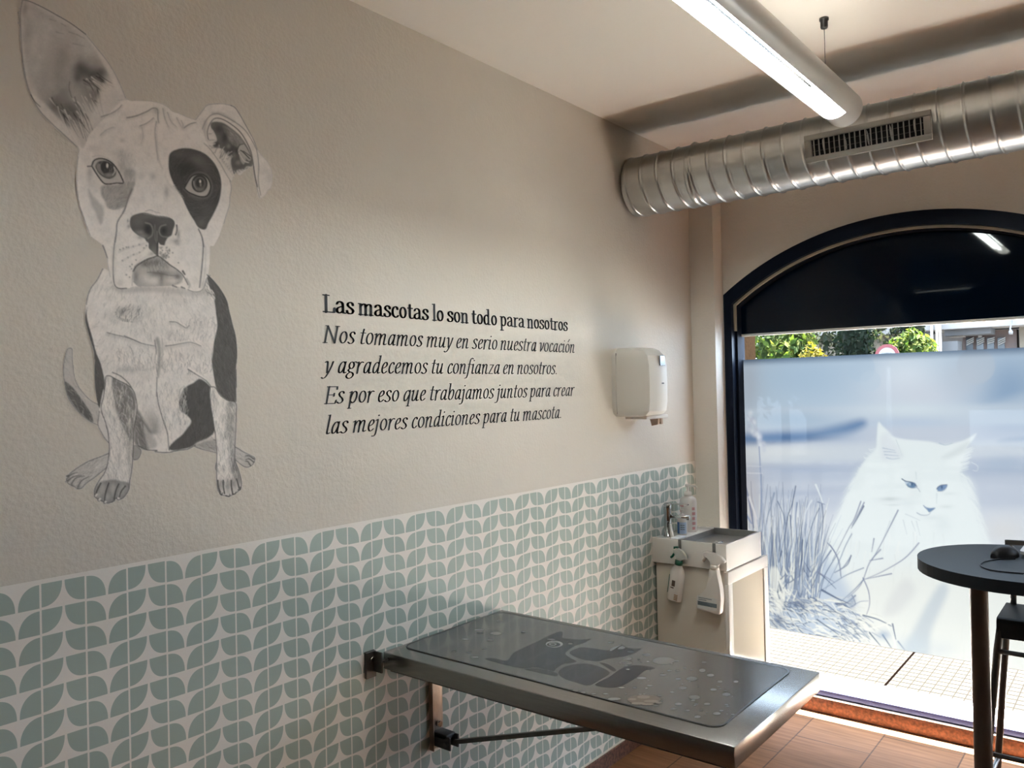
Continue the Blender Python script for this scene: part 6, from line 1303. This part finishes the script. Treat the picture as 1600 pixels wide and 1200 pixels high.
tree('golden_shrub', -2.02, 11.9, 1.66, (.30, .3, .55), 900, .05, 'yellow', 5, 'golden yellow shrub right of the lime-green tree outside', 'shrub')
tree('conifer', -2.05, 14.2, 2.3, (.32, .32, 1.3), 1500, .06, 'dark', 8, 'dark conifer behind the golden shrub outside')
tree('conifer', -1.36, 14.9, 2.3, (.26, .26, 1.2), 1200, .06, 'grey', 9, 'grey-green conifer left of the round red-ringed sign outside')
tree('leafy_tree', -.93, 13.0, 1.95, (.34, .34, .46), 1100, .06, 'lime', 11, 'small yellow-green tree right of the round sign outside')
b = MB()
for k in range(7): leaf_mass(b, (-6.9 + k * .72, 17.2 + .3 * (k % 2), 2.4), (.8, .5, 1.5), 520, .10, 20 + k, (0, 1, 2), .3)
tag(b.build('hedge', LM['grey'], normals=False), 'tall dusty green hedge behind the trees across the road', 'hedge', kind='stuff')
# round traffic sign
sg = empty('traffic_sign', (-.294, 9, -.06), 'round white traffic sign with a red ring, above the film edge', 'traffic sign')
def disc(b, r, y, mi=0, t=.004, n=48): b.prism([(-.294 + r * math.cos(a), y, 1.916 + r * math.sin(a)) for a in np.linspace(0, 2 * PI, n + 1)[:-1]], (0, t, 0), mi)
b = MB(); disc(b, .119, 9.0, 0, .006); b.build('sign_plate', mat('sign red', (0.0743, 0.0040, 0.0054), .5), sg)
b = MB(); disc(b, .083, 8.997, 0, .003); b.build('sign_face', mat('sign white', (0.1148, 0.1148, 0.1148), .5), sg)
b = MB(); write(b, 'CARGA', (-.344, 8.996, 1.928), (1, 0, 0), (0, 0, 1), (0, -1, 0), .013, .100, SANS, .20, .20, 0, 0, .0005, .1); b.build('sign_lettering', M_INK, sg, normals=False)
b = MB(); b.tube([(-.294, 9.03, .03), (-.294, 9.03, 2.02)], .025, 12); b.build('sign_pole', M_ZINC, sg)
# buildings across the road
def px_box(b, x0, y0, x1, y1, yy, d, mi=0):
    p, q = onY(x0, y0, yy), onY(x1, y1, yy); b.box(min(p[0], q[0]), yy, min(p[2], q[2]), max(p[0], q[0]), yy + d, max(p[2], q[2]), 0, mi)
M_BGREY = mat('grey fascia', (0.0270, 0.0257, 0.0257), .8); M_BBEIGE = mat('beige facade', (0.0702, 0.0567, 0.0405), .9, vary=(6, .1)); M_BBROWN = mat('brown timber front', (0.0270, 0.0117, 0.0067), .6, vary=(10, .2)); M_BPALE = mat('pale render', (0.0891, 0.0810, 0.0743), .9); M_BDARK = mat('dark window', (.03, .035, .04), .2)
lb_ = empty('building', (-2.2, 18.6, -.06), 'beige building with dark windows behind the small yellow-green tree', 'building')
MB().box(-4.6, 19.2, -.06, -1.65, 22, 2.78).build('wall', M_BBEIGE, lb_)
MB().box(-4.7, 19.0, 2.70, -1.62, 22.1, 2.86).build('roof_edge', M_BPALE, lb_)
for x in (-2.5, -2.0): 
    w = MB().box(x - .14, 19.16, 2.15, x + .14, 19.2, 2.58).build('window', M_BDARK, lb_)
MB().box(-2.28, 19.1, -.06, -2.2, 19.2, 2.7).build('pillar', M_BGREY, lb_)
rbd = empty('shop_building', (-.4, 17, -.06), 'grey and brown arcade with a timber shop front across the road', 'building')
b = MB(); px_box(b, 1475, 506, 1548, 521, 16.4, .5); b.build('fascia', M_BGREY, rbd)
b = MB(); px_box(b, 1440, 508, 1457, 521, 16.6, .5); b.build('balcony', M_BGREY, rbd)
b = MB(); px_box(b, 1450, 535, 1498, 600, 16.2, .4); b.build('balcony', M_BGREY, rbd)
b = MB(); px_box(b, 1480, 521, 1504, 526, 16.6, .3); sm_ = b.build('soffit_edge', mat('pale soffit strip', (0.0837, 0.0675, 0.0540), .8), rbd)  # paler strip just below the fascia
b = MB(); px_box(b, 1504, 519, 1592, 640, 17.0, .3); b.build('shop_front', M_BBROWN, rbd)
b = MB(); px_box(b, 1592, 500, 1700, 640, 16.9, .6); b.build('side_wall', M_BBEIGE, rbd)
b = MB(); px_box(b, 1430, 470, 1720, 500, 16.2, 1.2); b.build('upper_floor', M_BPALE, rbd)
b = MB(); px_box(b, 1420, 480, 1700, 640, 18.0, .3); b.build('back_wall', mat('dim brown wall', (0.0216, 0.0162, 0.0121), .9), rbd)
for k in range(4):
    x0 = 1509 + 16.5 * k; b = MB(); px_box(b, x0, 528, x0 + 13, 600, 16.96, .04); wn = b.build('window', M_BDARK, rbd)
    b = MB()
    for i in range(3):
        p, q = onY(x0 + 1, 536 - 3 * i + (4 if k != 2 else 1.5), 16.9), onY(x0 + 12, 534.5 - 3 * i, 16.9); b.prism([(p[0], 16.9, p[2]), (q[0], 16.9, q[2]), (q[0], 16.9, q[2] + .022), (p[0], 16.9, p[2] + .022)], (0, .05, 0))
    b.build('blind_slats', mat('pale blind slats', (0.0837, 0.0783, 0.0702), .6), wn)
b = MB(); px_box(b, 1528, 520, 1534, 527, 16.9, .04); b.build('door_number_plate', M_BPALE, rbd)
for x in (1464, 1469, 1456):
    b = MB(); p = onY(x, 520, 16.1); b.tube([(p[0], 16.1, -.06), (p[0], 16.1, 2.75)], .025, 8); b.build('arcade_post', M_METB, rbd)
cmr = empty('street_camera', tuple(onY(1580, 515, 16.1)), 'black bracket lamp under the arcade ceiling at the right end of the clear strip', 'outdoor lamp')
p = onY(1581, 508, 16.1); q = onY(1580, 521, 16.1)
b = MB(); b.tube([(p[0], 16.15, p[2] + .12), (p[0] - .02, 16.05, (p[2] + q[2]) / 2), (q[0], 16.05, q[2] + .04)], .014, 8); b.build('bracket', M_METB, cmr)
MB().lathe([(0, 0), (.03, .0), (.035, .05), (.012, .09), (0, .09)], (q[0], 16.05, q[2] - .02), 14).build('lamp_shade', M_METB, cmr)
